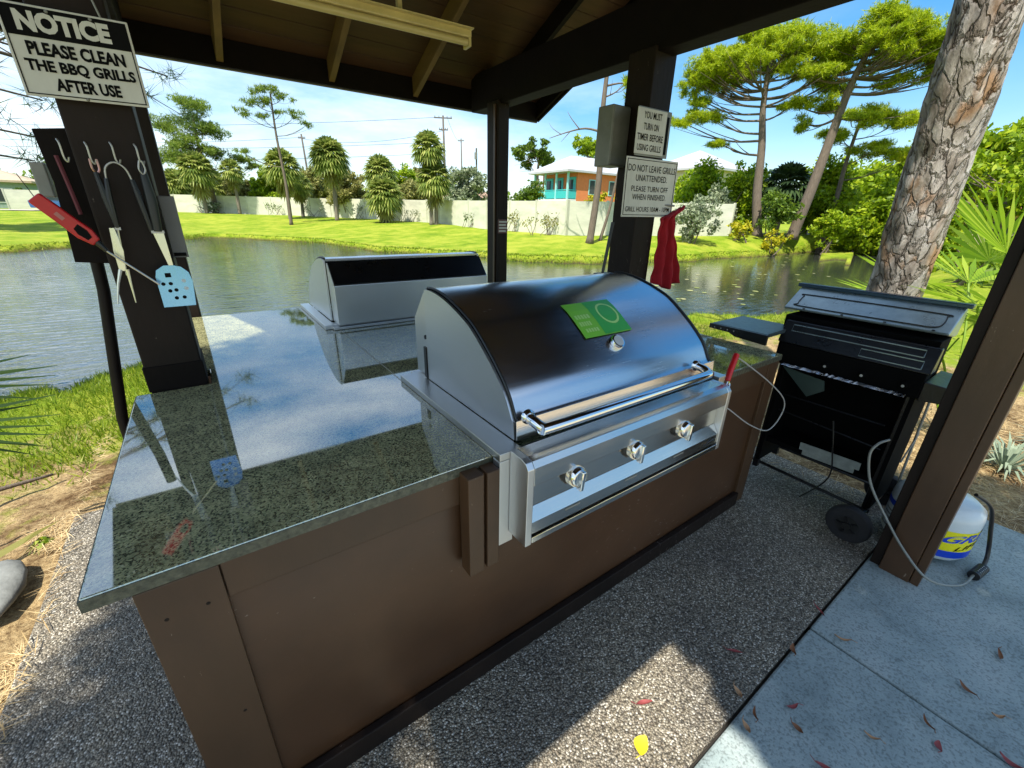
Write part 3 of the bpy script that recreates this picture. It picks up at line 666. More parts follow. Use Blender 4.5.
# black rod standing on a block behind the near grill
rd = thing('grill_brush', 'black long-handled grill brush standing behind the near grill', 'brush', (2.36, 1.0, .92))
MB().tube([(2.362, 1.0, 1.24), (2.412, 1.0, 1.545)], [.009, .012], 8).build('handle', plastic_blk, rd, smooth=True)
MB().box(2.305, 2.432, .975, 1.025, 1.20, 1.245).build('brush_head', plastic_blk, rd, bevel=.004)
MB().box(2.315, 2.422, .98, 1.02, 1.15, 1.2).build('bristles', rubber, rd)
MB().tube([(2.362, 1.0, 1.16), (2.362, 1.0, .9205)], .012, 8).build('stand', plastic_blk, rd)

# ------------------------------------------------------------------ things hanging on the left post
bb = thing('backing_board', 'dark board fixed to the left side of the left post', 'board', (0, 1.15, 1.6))
MB().prism([(-.045, 1.40), (.043, 1.392), (.043, 1.80), (-.036, 1.79), (-.028, 1.64)], 'y', 1.14, 1.165).build('board', black_wood, bb, bevel=.002)
MB().box(-.075, -.04, 1.17, 1.215, 1.60, 1.70).build('outlet_box', grey_metal, bb, bevel=.004)
MB().tube(curve_pts([(.0, 1.13, 1.72), (.008, 1.125, 1.62), (.012, 1.125, 1.55)], 4), .006, 6).build('cord', M('maroon_cord', (.12, .02, .03), .7), bb)
pp_ = tag(MB().tube([(-.012, 1.30, 1.42), (-.022, 1.30, 1.28), (-.098, 1.30, .76), (-.115, 1.30, .0)], .019, 12).build('conduit_pipe', brown_dk, smooth=True), 'thin brown pipe running down beside the left post', 'pipe')
hook_m = M('dull_hook_steel', (.45, .44, .42), .45, .6, var=.2)
def hook(mb, x, z, y=1.062):
    mb.tube(curve_pts([(x-.004, 1.089, z+.016), (x-.004, y+.004, z+.018), (x, y-.004, z+.006), (x, y, z-.03), (x+.006, y, z-.042), (x+.012, y-.008, z-.03)], 5), .0025, 6)
silver = steel('utensil_steel', (.66, .65, .58), .28, (25, 25, 1), .01)
spat_sky_steel = steel('sky_tinted_steel', (.20, .44, .78), .24, (25, 25, 1), .01)  # the blade's sky reflection is put into a blue base colour
def hook_thing(x, z, label):
    t = thing('hook', label, 'hook', (x, 1.09, z), group='hooks on the left post'); m = MB(); hook(m, x, z); m.build('wire', hook_m, t, smooth=True); return t
hook_thing(.027, 1.742, 'steel hook beside the dark board, carrying nothing but a cord')
hook_thing(.087, 1.740, 'steel hook with an empty clip, second from the board')
hook_thing(.146, 1.745, 'steel hook holding the wire bail of the black tongs')
hook_thing(.205, 1.745, 'steel hook holding the spatula, nearest the post edge')
cl = thing('clip', 'pink and silver clip hanging from the second hook', 'clip', (.09, 1.058, 1.69))
MB().tube(curve_pts([(.084, 1.056, 1.712), (.084, 1.056, 1.685), (.092, 1.056, 1.673), (.100, 1.056, 1.685), (.100, 1.056, 1.712)], 5), .003, 6).build('loop', M('pink_metal', (.45, .25, .22), .3, .8), cl, smooth=True)
tg = thing('tongs', 'black handled tongs with an arched wire bail on the left post', 'tongs', (.14, 1.05, 1.6))
MB().tube(curve_pts([(.109, 1.052, 1.655), (.116, 1.050, 1.690), (.140, 1.050, 1.706), (.163, 1.050, 1.690), (.172, 1.052, 1.655)], 6), .0028, 7).build('bail', hook_m, tg, smooth=True)
MB().tube([(.109, 1.052, 1.658), (.103, 1.048, 1.60), (.100, 1.050, 1.515)], [.006, .009, .007], 8).build('handle', plastic_blk, tg, smooth=True)
MB().tube([(.172, 1.052, 1.658), (.178, 1.048, 1.60), (.186, 1.050, 1.50)], [.006, .009, .007], 8).build('handle', plastic_blk, tg, smooth=True)
fk = thing('grill_fork', 'two-pronged steel grill fork hanging on the left post', 'fork', (.09, 1.05, 1.4))
MB().prism([(.079, 1.512), (.092, 1.512), (.098, 1.44), (.088, 1.375), (.071, 1.375), (.072, 1.44)], 'y', 1.046, 1.050).build('shank', silver, fk, bevel=.001)
MB().tube([(.099, 1.050, 1.508), (.086, 1.052, 1.36)], .003, 6).build('rod', silver, fk)
fp = MB()
for (xa, xb, xc) in ((.071, .052, .040), (.088, .084, .088)):
    fp.tube([(xa+.004, 1.048, 1.38), (xb+.006, 1.047, 1.335), (xc, 1.043, 1.268)], [.006, .004, .0015], 7)
fp.build('prongs', silver, fk, smooth=True)
MB().box(.094, .108, 1.045, 1.055, 1.505, 1.514).build('ferrule', hook_m, fk)
MB().tube([(.101, 1.050, 1.512), (.095, 1.050, 1.60), (.089, 1.054, 1.675)], [.007, .010, .006], 8).build('handle', plastic_blk, fk, smooth=True)
sa = thing('spatula', 'steel spatula with round holes and black handle on the left post', 'spatula', (.2, 1.05, 1.4))
bl = MB(); outline = [(.160, 1.243), (.254, 1.243), (.262, 1.330), (.256, 1.362), (.238, 1.382), (.216, 1.388), (.190, 1.388), (.166, 1.372), (.160, 1.350)]
bl.prism(outline, 'y', 1.046, 1.0485).build('blade', spat_sky_steel, sa, bevel=.0005)
ho_ = MB(); rx = Matrix.Rotation(R(90), 3, 'X')
for (hx, hz) in ((.176, 1.325), (.197, 1.325), (.190, 1.300), (.208, 1.302), (.203, 1.274), (.226, 1.275)):
    ho_.lathe([(.0062, 0), (.0, .0003)], (hx, 1.0455, hz), 14, rx)
ho_.box(.187, .204, 1.0452, 1.0456, 1.347, 1.362).build('holes', ink, sa)
hw = MB()
for (hx, hz) in ((.236, 1.333), (.238, 1.306)): hw.lathe([(.0065, 0), (.0, .0003)], (hx, 1.0455, hz), 14, rx)
hw.build('open_holes', M('pale_gap', (.55, .62, .66), .4), sa)
MB().prism([(.187, 1.498), (.216, 1.498), (.218, 1.388), (.205, 1.388)], 'y', 1.045, 1.049).build('neck', silver, sa)
MB().box(.184, .219, 1.042, 1.052, 1.494, 1.503).build('ferrule', hook_m, sa)
MB().tube([(.202, 1.048, 1.50), (.207, 1.048, 1.60), (.206, 1.052, 1.71)], [.013, .016, .008], 10).build('handle', plastic_blk, sa, smooth=True)
MB().tube(curve_pts([(.204, 1.040, 1.715), (.198, 1.040, 1.690), (.206, 1.040, 1.676), (.214, 1.040, 1.690), (.210, 1.040, 1.715)], 5), .0025, 6).build('hang_loop', hook_m, sa, smooth=True)
rl = thing('long_lighter', 'red long-nosed lighter leaning across the utensils on the left post', 'lighter', (0, 1.03, 1.5))
d1 = Vector((-.062, 1.03, 1.598)); d2 = Vector((.040, 1.03, 1.472)); ax = (d2-d1).normalized(); pn = Vector((ax.z, 0, -ax.x))
def LP(t, s): return tuple((d1+ax*t+pn*s))
ob = [LP(0, -.019), LP(.05, -.021), LP(.10, -.022), LP(.135, -.024), LP(.165, -.014), LP(.168, .012), LP(.13, .022), LP(.08, .020), LP(.0, .019)]
mb = MB(); mb.v = [p for p in ob]+[(p[0], p[1]-.020, p[2]) for p in ob]; n = len(ob)
mb.f = [tuple(range(n)), tuple(range(2*n-1, n-1, -1))]+[(i, (i+1) % n, n+(i+1) % n, n+i) for i in range(n)]
body = mb.build('body', plastic_red, rl, bevel=.004)
hh = [LP(.105, -.012), LP(.130, -.014), LP(.150, -.006), LP(.150, .008), LP(.125, .012), LP(.108, .006)]
MB().add([(p[0], p[1]-.0207, p[2]) for p in hh], [tuple(range(6))]).build('trigger_opening', ink, body)
lb = [LP(.055, -.006), LP(.078, -.005), LP(.078, .006), LP(.055, .005)]
MB().add([(p[0], p[1]-.0207, p[2]) for p in lb], [(0, 1, 2, 3)]).build('label_patch', M('pale_red_print', (.45, .15, .13), .4), body)
e1 = Vector(LP(.165, -.001)); e2 = Vector((.060, 1.018, 1.442)); e3 = Vector((.168, 1.020, 1.327))
MB().tube([e1+Vector((0, -.01, 0)), e2], [.010, .006], 10).build('nozzle_base', plastic_blk, rl, smooth=True)
MB().tube([e2, e3], .0035, 8).build('nozzle', silver, rl, smooth=True)
MB().tube([LP(.0, 0), (-.085, 1.05, 1.66)], .0012, 5).build('tether', plastic_blk, rl)
cb = thing('clipboard', 'grey plate hanging behind the right edge of the left post', 'plate', (.24, 1.13, 1.5))
MB().box(.2225, .268, 1.12, 1.128, 1.407, 1.614).build('plate', M('dull_grey_plastic', (.14, .14, .145), .5), cb, bevel=.002)
MB().box(.226, .262, 1.1175, 1.1198, 1.412, 1.424).build('label_strip', ink, cb)

# ------------------------------------------------------------------ lighter on a wire at the near grill
gl = thing('tethered_lighter', 'red lighter on a wire tether at the right end of the near grill', 'lighter', (2.04, -.08, .96))
MB().tube([(1.992, -.095, .955), (2.012, -.088, .992), (2.072, -.07, 1.050)], [.011, .0125, .0125], 12).build('body', plastic_red, gl, bevel=.002, smooth=True)
MB().tube(curve_pts([(1.992, -.095, .952), (1.983, -.10, .938), (1.995, -.105, .926), (2.006, -.10, .938), (2.0, -.095, .952)], 5), .0035, 7).build('ring', chrome, gl, smooth=True)
MB().tube(curve_pts([(2.060, -.072, 1.045), (2.287, -.03, .951), (2.599, -.03, .787), (2.773, -.05, .659), (2.792, -.05, .562), (2.672, -.05, .501), (2.43, -.05, .602), (2.176, -.05, .753), (2.09, -.05, .80), (2.02, -.05, .85)], 8), .0032, 6).build('wire', wire_m, gl, smooth=True)

# ------------------------------------------------------------------ black cart grill
bg_ = thing('cart_grill', 'black wheeled cart grill with fold-down side shelf beside the island', 'grill', (3.2, -.2, 0))
yA, yB = -.545, .10
MB().prism([(3.12, 1.095), (3.30, 1.205), (3.335, 1.195), (3.345, 1.13), (3.33, 1.06), (3.27, 1.06), (3.127, 1.086)], 'y', yA+.02, yB+.11).build('hood', sky_enamel, bg_, bevel=.006)
hd_ = MB().bar((3.31, yA+.0, 1.212), (3.31, yB+.13, 1.212), .05, .022).build('hood_edge', M('blue_black_enamel', (.035, .07, .11), .25, .3), bg_, bevel=.005)
em = MB(); 
rr = curve_pts([(3.142, yA+.10, 1.1115), (3.142, yB+.02, 1.1115), (3.16, yB+.055, 1.1225), (3.22, yB+.055, 1.159), (3.235, yB+.02, 1.1682), (3.235, yA+.10, 1.1682), (3.22, yA+.065, 1.159), (3.16, yA+.065, 1.1225), (3.142, yA+.10, 1.1115)], 4)
em.tube(rr, .003, 5, caps=False).build('pressed_rim', blackm, bg_)
sc = MB()
for k in range(4):
    y = yA+.08+k*.19; sc.lathe([(.007, 0), (.006, .004), (0, .005)], (3.126, y, 1.1), 8)
sc.build('screws', blackm, bg_)
MB().box(3.10, 3.30, yA+.03, yB+.08, .80, 1.058).build('firebox', blackmatte, bg_, bevel=.004)
MB().prism([(3.0, .915), (3.05, 1.035), (3.085, 1.035), (3.085, .915)], 'y', yA+.01, yB+.05).build('front_lid', blackm, bg_, bevel=.005)
em2 = MB()
for (za, zb, sa_, sb_) in ((.985, 1.018, yA+.06, yB), (.932, .968, yA+.05, yA+.30)):
    xa = 3.0+(za-.915)/.12*.05-.002; xb = 3.0+(zb-.915)/.12*.05-.002
    em2.tube([(xa, sa_, za), (xa, sb_, za), (xb, sb_, zb), (xb, sa_, zb), (xa, sa_, za)], .003, 5, caps=False)
em2.build('pressed_rim', sky_enamel, bg_)  # embossed edges drawn in the pale sky tone for their highlights
MB().prism([(2.99, .79), (3.0, .912), (3.09, .912), (3.09, .79)], 'y', yA+.02, yB+.03).build('control_panel', blackmatte, bg_, bevel=.004)
for y in (-.129, -.295, -.463):
    kb = MB().lathe([(.022, 0), (.022, .006), (.014, .008), (.013, .03), (0, .031)], (2.992, y, .845), 14, Matrix.Rotation(R(-90), 3, 'Y')).build('knob', blackmatte, bg_, smooth=True)
    MB().lathe([(.007, 0), (0, .0008)], (2.9605, y, .845), 10, Matrix.Rotation(R(-90), 3, 'Y')).build('cap', M('knob_cap', (.42, .42, .40), .4), kb)
fo_ = MB(); fp_ = []
for i in range(41):
    t = i/40; y = yB-.02+(yA+.06-yB+.02)*t
    fp_.append((2.945+.006*noise.noise((t*13, 0, 0)), y, .797+.005*noise.noise((t*17, 4, 0))))
for i in range(40):
    a, b = fp_[i], fp_[i+1]
    fo_.add([a, b, (b[0]+.02, b[1], b[2]+.009+.006*noise.noise((i*.9, 2, 1))), (a[0]+.02, a[1], a[2]+.009+.006*noise.noise((i*.9-.9, 2, 1))), (a[0]+.07, a[1], a[2]-.005), (b[0]+.07, b[1], b[2]-.005)], [(0, 1, 2, 3), (3, 2, 5, 4)])
fo_.build('foil_tray', steel('crumpled_foil', (.75, .75, .74), .25, (3, 3, 3), .5), bg_)
MB().add([(2.975, .077, .783), (2.975, -.145, .760), (2.975, -.158, .705), (2.975, -.085, .645), (2.982, .077, .783), (2.982, -.145, .760), (2.982, -.158, .705), (2.982, -.085, .645)],
         [(0, 1, 2, 3), (7, 6, 5, 4), (0, 4, 5, 1), (1, 5, 6, 2), (2, 6, 7, 3), (3, 7, 4, 0)]).build('hanging_flap', M('dark_green_plate', (.035, .06, .055), .35), bg_)
# cabinet frame
MB().box(3.02, 3.34, yA+.03, yA+.05, .12, .79).build('side_panel', blackmatte, bg_)
MB().box(3.02, 3.34, yB-.02, yB, .12, .79).build('side_panel', blackmatte, bg_)
MB().box(3.30, 3.335, yA+.05, yB-.02, .26, .79).build('back_panel', blackmatte, bg_)
MB().box(3.05, 3.33, yA+.05, yB-.02, .255, .285).build('bottom_shelf', blackmatte, bg_)
for x in (3.045, 3.32):
    for y in (yA+.05, yB): MB().box(x-.016, x+.016, y-.016, y+.016, .06 if y > 0 else .10, .79).build('leg', blackm, bg_, bevel=.003)
MB().tube([(3.07, yB+.05, .085), (3.05, yA+.03, .085)], .010, 8).build('front_bar', blackm, bg_)
MB().tube([(3.32, yB, .12), (3.32, yA+.05, .12)], .010, 8).build('rear_bar', blackm, bg_)
MB().obox((3.035, -.262, .322), (.006, .30, .045), Matrix.Rotation(R(-2), 3, 'X')).obox((3.037, -.262, .285), (.005, .26, .03), Matrix.Rotation(R(-2), 3, 'X')).build('rating_plate', M('pale_grey_plate', (.26, .29, .27), .5, var=.3, scale=20), bg_)
MB().tube([(3.03, yB-.05, .60), (3.03, yA+.1, .60)], .004, 6).tube([(3.02, yB-.05, .50), (3.02, yA+.08, .47)], .004, 6).build('door_rod', blackm, bg_)
MB().tube(curve_pts([(2.99, -.24, .55), (2.98, -.28, .40), (3.01, -.30, .2), (3.0, -.20, .01)], 6), .004, 6).build('cord', blackm, bg_)
MB().tube([(3.33, yA+.02, .85), (3.20, yA-.02, .06)], .006, 6).tube([(3.12, yA+.0, .40), (3.30, yA, .52)], .004, 6).build('brace', grey_metal, bg_)
ry90 = Matrix.Rotation(R(90), 3, 'Y')
for (wx, wy) in ((2.825, -.49), (3.38, -.50)):
    w = MB().lathe([(.055, 0), (.094, .002), (.101, .012), (.101, .042), (.094, .052), (.055, .054)], (wx-.027, wy, .095), 32, ry90).build('wheel', rubber, bg_, bevel=.002, smooth=True)
    MB().lathe([(.050, -.001), (.050, .055)], (wx-.027, wy, .095), 24, ry90).lathe([(.018, -.012), (.020, .0)], (wx-.027, wy, .095), 14, ry90).build('hub', plastic_blk, w, smooth=True)
    sp_ = MB()
    for k in range(5):
        t = k*2*math.pi/5; sp_.bar((wx-.030, wy+.014*math.cos(t), .095+.014*math.sin(t)), (wx-.030, wy+.048*math.cos(t), .095+.048*math.sin(t)), .008, .012)
    sp_.build('spokes', blackm, w)
MB().tube([(2.88, -.50, .095), (3.40, -.505, .095)], .010, 8).build('axle', blackm, bg_)
# side shelf
ss = MB().prism([(2.80, .962), (3.16, .962), (3.16, .985), (2.80, .985)], 'y', yB+.03, yB+.36)
ss.build('side_shelf', M('speckled_steel', (.12, .16, .17), .3, .6, var=.4, scale=40), bg_, bevel=.004)
MB().prism([(yB+.02, .925), (yB+.20, .935), (yB+.24, .952), (yB+.365, .955), (yB+.365, .983), (yB+.02, .983)], 'x', 2.782, 2.799).build('shelf_apron', blackm, bg_, bevel=.002)
ri = MB()
for y in (yB+.33, yB+.29, yB+.25, yB+.21): ri.lathe([(.0045, 0), (0, .003)], (2.7818, y, .966), 8, Matrix.Rotation(R(-90), 3, 'Y'))
ri.build('rivets', wire_m, bg_)
MB().prism([(yA-.12, .80), (yA+.02, .78), (yA+.02, .88), (yA-.12, .87)], 'x', 3.0, 3.3).build('side_shelf', blackm, bg_, bevel=.004)

# propane tank behind the right post
tk = thing('propane_tank', 'white propane tank with yellow and blue GRILL label behind the right post', 'tank', (3.22, -.74, 0))
tcx, tcy = 3.13, -.735
white_t = M('white_tank_paint', (.62, .68, .68), .3, var=.08); yel = M('yellow_label', (.85, .78, .01), .35, var=.05); blu = M('blue_label', (.01, .06, .55), .35, var=.05)
MB().lathe([(.105, 0), (.110, .03), (.105, .032)], (tcx, tcy, .004), 32).build('foot_ring', white_t, tk, smooth=True)
tb_ = MB().lathe([(.10, .018), (.160, .026), (.174, .05), (.174, .250), (.168, .282), (.135, .310), (.055, .322), (.0, .323)], (tcx, tcy, .004), 40).build('body', white_t, tk, smooth=True)
def band(name, m, a0, a1, z0, z1, rr=.1748):
    mb = MB(); n = 24
    for k in range(n):
        t0, t1 = R(a0+(a1-a0)*k/n), R(a0+(a1-a0)*(k+1)/n)
        mb.quad(*[(tcx+rr*math.cos(t), tcy+rr*math.sin(t), .004+z) for t, z in ((t0, z0), (t1, z0), (t1, z1), (t0, z1))])
    return mb.build(name, m, tb_, smooth='all')
band('yellow_band', yel, 185, 300, .092, .205); band('blue_band', blu, 185, 300, .052, .092)
band('blue_stripe', blu, 80, 180, .195, .225)
for k in range(5): band('small_print', grey_metal, 112, 150-8*(k % 2), .160-.022*k, .168-.022*k, .1752)
MB().lathe([(.050, .312), (.062, .314), (.062, .375), (.056, .375), (.056, .32)], (tcx, tcy, .004), 24).build('collar', white_t, tk, smooth=True)
MB().lathe([(.014, .315), (.014, .35), (.024, .352), (.024, .362), (0, .363)], (tcx, tcy, .004), 12).build('valve', grey_metal, tk)
def wrap_text(txt, a0, a1, z0, z1, rr, m, bold, shear=0):
    V, F = text_polys(txt, bold); V = np.array(V); mn, mxx = V.min(0), V.max(0); pts = []
    for p in V:
        u = (p[0]-mn[0])/(mxx[0]-mn[0]); v = (p[1]-mn[1])/(mxx[1]-mn[1]); a = a0+(a1-a0)*(u+shear*v*.12)
        pts.append((tcx+rr*math.cos(a), tcy+rr*math.sin(a), .004+z0+(z1-z0)*v+.03*(u-.5)))
    return MB().add(pts, F).build('lettering', m, tb_)
wrap_text('GRILL', R(-160), R(-68), .150, .200, .1765, blu, .03, 1.2)
wrap_text('LIFE', R(-135), R(-95), .110, .138, .1765, ink, .01, 1.2)
# combination cable lock
lk = thing('cable_lock', 'grey cable lock looped round the right post with a black combination barrel', 'lock', (2.95, -.95, .03))
MB().tube(curve_pts([(2.78, -.52, .63), (2.71, -.50, .62), (2.69, -.49, .56), (2.69, -.53, .43), (2.695, -.62, .30), (2.695, -.73, .17), (2.70, -.84, .085), (2.86, -.93, .034), (3.01, -.955, .032)], 8), .0055, 10).build('cable', M('grey_cable', (.20, .21, .19), .35, var=.15), lk, smooth=True)
dd = Vector((.10, -.015, 0)).normalized()
brl = MB(); p0 = Vector((3.00, -.955, .030))
for k in range(7): brl.tube([p0+dd*(.016*k), p0+dd*(.016*k+.0145)], .023 if k % 2 == 0 or 0 < k < 6 else .02, 16)
brl.build('barrel', plastic_blk, lk, bevel=.0015)
dg = MB()
for k in range(1, 6):
    for j in range(3): dg.obox(p0+dd*(.016*k+.007)+Vector((-.0, -.012+.010*j, .0232-.004*abs(j-1))), (.004, .003, .0015), Matrix.Identity(3))
dg.build('dial_marks', wire_m, lk)
MB().tube(curve_pts([(3.10, -.968, .032), (3.17, -.965, .07), (3.17, -.935, .20), (3.14, -.90, .33), (3.06, -.84, .40)], 8), .0085, 10).build('sleeved_cable', plastic_blk, lk, smooth=True)


# ------------------------------------------------------------------ vegetation
def unit(v): return v/np.maximum(1e-9, np.linalg.norm(v, axis=-1, keepdims=True))
def diamonds(C, size, asp=.45, up_=0., sv=.35):
    n = len(C); d = unit(rng.normal(size=(n, 3))+np.array([0, 0, up_])); q = unit(np.cross(d, rng.normal(size=(n, 3))))
    s = size*(1+sv*rng.uniform(-1, 1, (n, 1))); h = d*s/2; w = q*s*asp/2
    return np.stack([C-h, C+w-h*.1, C+h, C-w-h*.1], 1).reshape(-1, 3)
def needles(C, size, k=5, width=.10, up_=.5):
    """tufts: k thin triangles radiating from each centre"""
    n = len(C); C = np.repeat(C, k, 0); d = unit(rng.normal(size=(n*k, 3))+np.array([0, 0, up_]))
    q = unit(np.cross(d, rng.normal(size=(n*k, 3)))); s = size*(1+.3*rng.uniform(-1, 1, (n*k, 1)))
    return np.stack([C-q*s*width/2, C+q*s*width/2, C+d*s], 1).reshape(-1, 3)
def in_ell(n, c, r, pw=.45):
    p = unit(rng.normal(size=(n, 3)))*rng.uniform(0, 1, (n, 1))**pw
    return np.array(c)+p*np.array(r)
def clumpy(clumps, dens):
    """clumps: (x,y,z,rx,ry,rz); points spread through smaller sub-clumps so gaps stay open"""
    out = []
    for (x, y, z, rx, ry, rz) in clumps:
        m = max(3, int(9*(rx*ry*rz)**(1/3)))
        sub = in_ell(m, (x, y, z), (rx*.85, ry*.85, rz*.85), .6)
        k = max(4, int(dens*(rx*ry+ry*rz+rx*rz)/m))
        f = .42
        for s_ in sub: out.append(in_ell(k, s_, (rx*f, ry*f, rz*f), .6))
    return np.concatenate(out)
lm = {
 'oak': leafmat('oak_leaf', [(.04, .085, .010), (.10, .175, .015), (.19, .28, .02)]),
 'bright': leafmat('bright_leaf', [(.11, .19, .008), (.28, .42, .012), (.46, .54, .02)], .5),
 'pine': leafmat('pine_needle', [(.08, .15, .02), (.19, .28, .04), (.34, .42, .06)], .45),
 'pine_lit': leafmat('pine_needle_lit', [(.15, .23, .006), (.36, .47, .008), (.56, .62, .02)], .5),  # lit copy of the pine needles, sunlight put into the colour
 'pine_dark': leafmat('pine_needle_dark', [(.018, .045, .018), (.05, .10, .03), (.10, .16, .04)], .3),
 'palm': leafmat('palm_leaf', [(.10, .16, .03), (.25, .31, .06), (.48, .50, .15)], .45),
 'palm_dry': leafmat('dry_palm_leaf', [(.22, .20, .06), (.40, .38, .13), (.24, .30, .06)], .4),
 'palmetto': leafmat('palmetto_leaf', [(.14, .27, .015), (.26, .42, .02), (.42, .55, .06)], .5),
 'palmetto_dark': leafmat('palmetto_dark_leaf', [(.03, .07, .02), (.07, .13, .03)], .3),
 'silver': leafmat('silver_leaf', [(.13, .17, .09), (.24, .29, .16), (.36, .40, .26)], .3),
 'yellow': leafmat('croton_leaf', [(.20, .24, .01), (.42, .40, .01), (.60, .50, .015)], .35),
 'dark': leafmat('dark_leaf', [(.012, .028, .010), (.03, .06, .02), (.06, .10, .03)], .2),
 'olive': leafmat('olive_leaf', [(.15, .17, .04), (.28, .28, .08), (.42, .39, .14)], .4),
 'agave': leafmat('grey_green_blade', [(.18, .24, .17), (.30, .36, .26)], .2),
 'grass': leafmat('grass_blade', [(.10, .18, .008), (.22, .32, .015), (.36, .40, .04)], .4),
 'pinkflower': leafmat('pink_flower', [(.45,.06,.14),(.60,.12,.2),(.06,.12,.03)], .3),
 'straw': leafmat('pine_straw', [(.28, .17, .07), (.52, .37, .17), (.72, .57, .32), (.40, .29, .16)], .15),
}
bark_grey = M('grey_bark', (.135, .105, .08), .9, var=.4, scale=6, bump=.6, bscale=20, stretch=(3, 3, .6))
bark_palm = M('palm_bark', (.17, .145, .115), .9, var=.4, scale=9, bump=.6, bscale=20, stretch=(1, 1, 4))
def tree(name, label, base, top, r0, clumps, leaf, dens=26, size=.22, mode='leaf', limbs=True, group=None, cat='tree', extra=[], trunk_pts=None, dead=[]):
    base = Vector(base); base.z = ground_z(base.x, base.y)-.1; top = Vector(top)
    t = thing(name, label, cat, tuple(base), group=group)
    tp = [Vector(p) for p in trunk_pts] if trunk_pts else [base, base.lerp(top, .35)+Vector((.06*r0*8, -.05*r0*8, 0)), base.lerp(top, .7)-Vector((.05*r0*8, 0, 0)), top]
    cp = curve_pts(tp, 6); k = len(cp)
    tm = MB(); tm.tube(cp, [r0*(1.25 if i == 0 else 1)*(1-.62*i/(k-1)) for i in range(k)], 10)
    if limbs:
        for c in clumps:
            e = Vector(c[:3]); d = (e.xy-top.xy).length; zz = max(base.z+.3*(top.z-base.z), e.z-.25*d-.5)
            f = min(.97, max(.3, (zz-base.z)/max(.1, top.z-base.z))); s_ = cp[min(k-1, int(f*(k-1)))]
            m1 = s_.lerp(e, .45)+Vector((0, 0, -.10*d)); rr = r0*.36*(1-.5*f)
            lp = curve_pts([s_, m1, e], 5); tm.tube(lp, [rr*(1-.75*i/(len(lp)-1)) for i in range(len(lp))], 6)
            for _ in range(3):
                a = lp[3+_ % 4]; b = e+Vector(rng.normal(size=3)*np.array([c[3], c[4], c[5]])*.55)
                tm.tube(curve_pts([a, a.lerp(b, .5)+Vector((0, 0, -.1)), b], 3), [rr*.4, rr*.35, rr*.3, rr*.25, rr*.2, rr*.15, rr*.1], 5)
    for d in dead:
        lp = curve_pts(d[:-1], 4); tm.tube(lp, [d[-1]*(1-.8*i/(len(lp)-1)) for i in range(len(lp))], 6)
    tm.build('trunk', bark_grey, t, smooth='all')
    if clumps:
        if mode == 'needle': clumps = [(c[0], c[1], c[2], c[3]*1.22, c[4]*1.22, c[5]*1.45) for c in clumps]
        P = clumpy(clumps, dens*(2.0 if mode == 'needle' else 2.6))
        V = needles(P, size, 6, .16) if mode == 'needle' else diamonds(P, size, .5)
        arr_mesh('crown', V, 3 if mode == 'needle' else 4, lm[leaf], t)
    return t
def ell_clumps(c, r, n, rc, flat=.55, up_=0.):
    P = in_ell(n, c, r, .5)
    return [(p[0], p[1], p[2]+up_*0, rc*rng.uniform(.7, 1.25), rc*rng.uniform(.7, 1.25), rc*flat*rng.uniform(.7, 1.2)) for p in P]
def bush(name, label, c, r, n, leaf, size=.2, group=None, cat='shrub', dens=150):
    z = ground_z(c[0], c[1]); t = thing(name, label, cat, (c[0], c[1], z), group=group)
    cl = ell_clumps((c[0], c[1], z+r[2]*.95), (r[0]*.75, r[1]*.75, r[2]*.75), n, min(r)*.62, .85)
    P = clumpy(cl, dens); P[:, 2] = np.maximum(P[:, 2], z+.02)
    arr_mesh('foliage', diamonds(P, size, .5), 4, lm[leaf], t)
    sm = MB()
    for k in range(5):
        e = in_ell(1, (c[0], c[1], z+r[2]), (r[0]*.6, r[1]*.6, r[2]*.4))[0]; b = (c[0]+.2*r[0]*rng.normal(), c[1]+.2*r[1]*rng.normal(), z-.1)
        sm.tube([b, tuple((np.array(b)+e)/2+rng.normal(size=3)*.08), tuple(e)], [.05, .035, .015], 6)
    sm.build('stem', bark_grey, t)
    return t
def fan(base, d, R_, nleaf, width, droop, spread=2.6, fold=.0):
    """one fan leaf: pointed blades spread in a plane round direction d; returns triangles/quads"""
    d = Vector(d).normalized(); s = d.cross(Vector((0, 0, 1)));
    if s.length < .05: s = Vector((1, 0, 0))
    s.normalize(); nrm = s.cross(d).normalized(); base = Vector(base); out = []
    for i in range(nleaf):
        a = (i/(nleaf-1)-.5)*spread; r = R_*(1-.22*abs(2*i/(nleaf-1)-1)**2)*random.uniform(.88, 1.05)
        q = d*math.cos(a)+s*math.sin(a)+nrm*fold*(abs(a)/spread)
        w = q.cross(nrm).normalized()*width/2
        m = base+q*r*.55-Vector((0, 0, droop*.25*r)); e = base+q*r-Vector((0, 0, droop*r))
        out += [base, m+w, e, m-w]
    return out
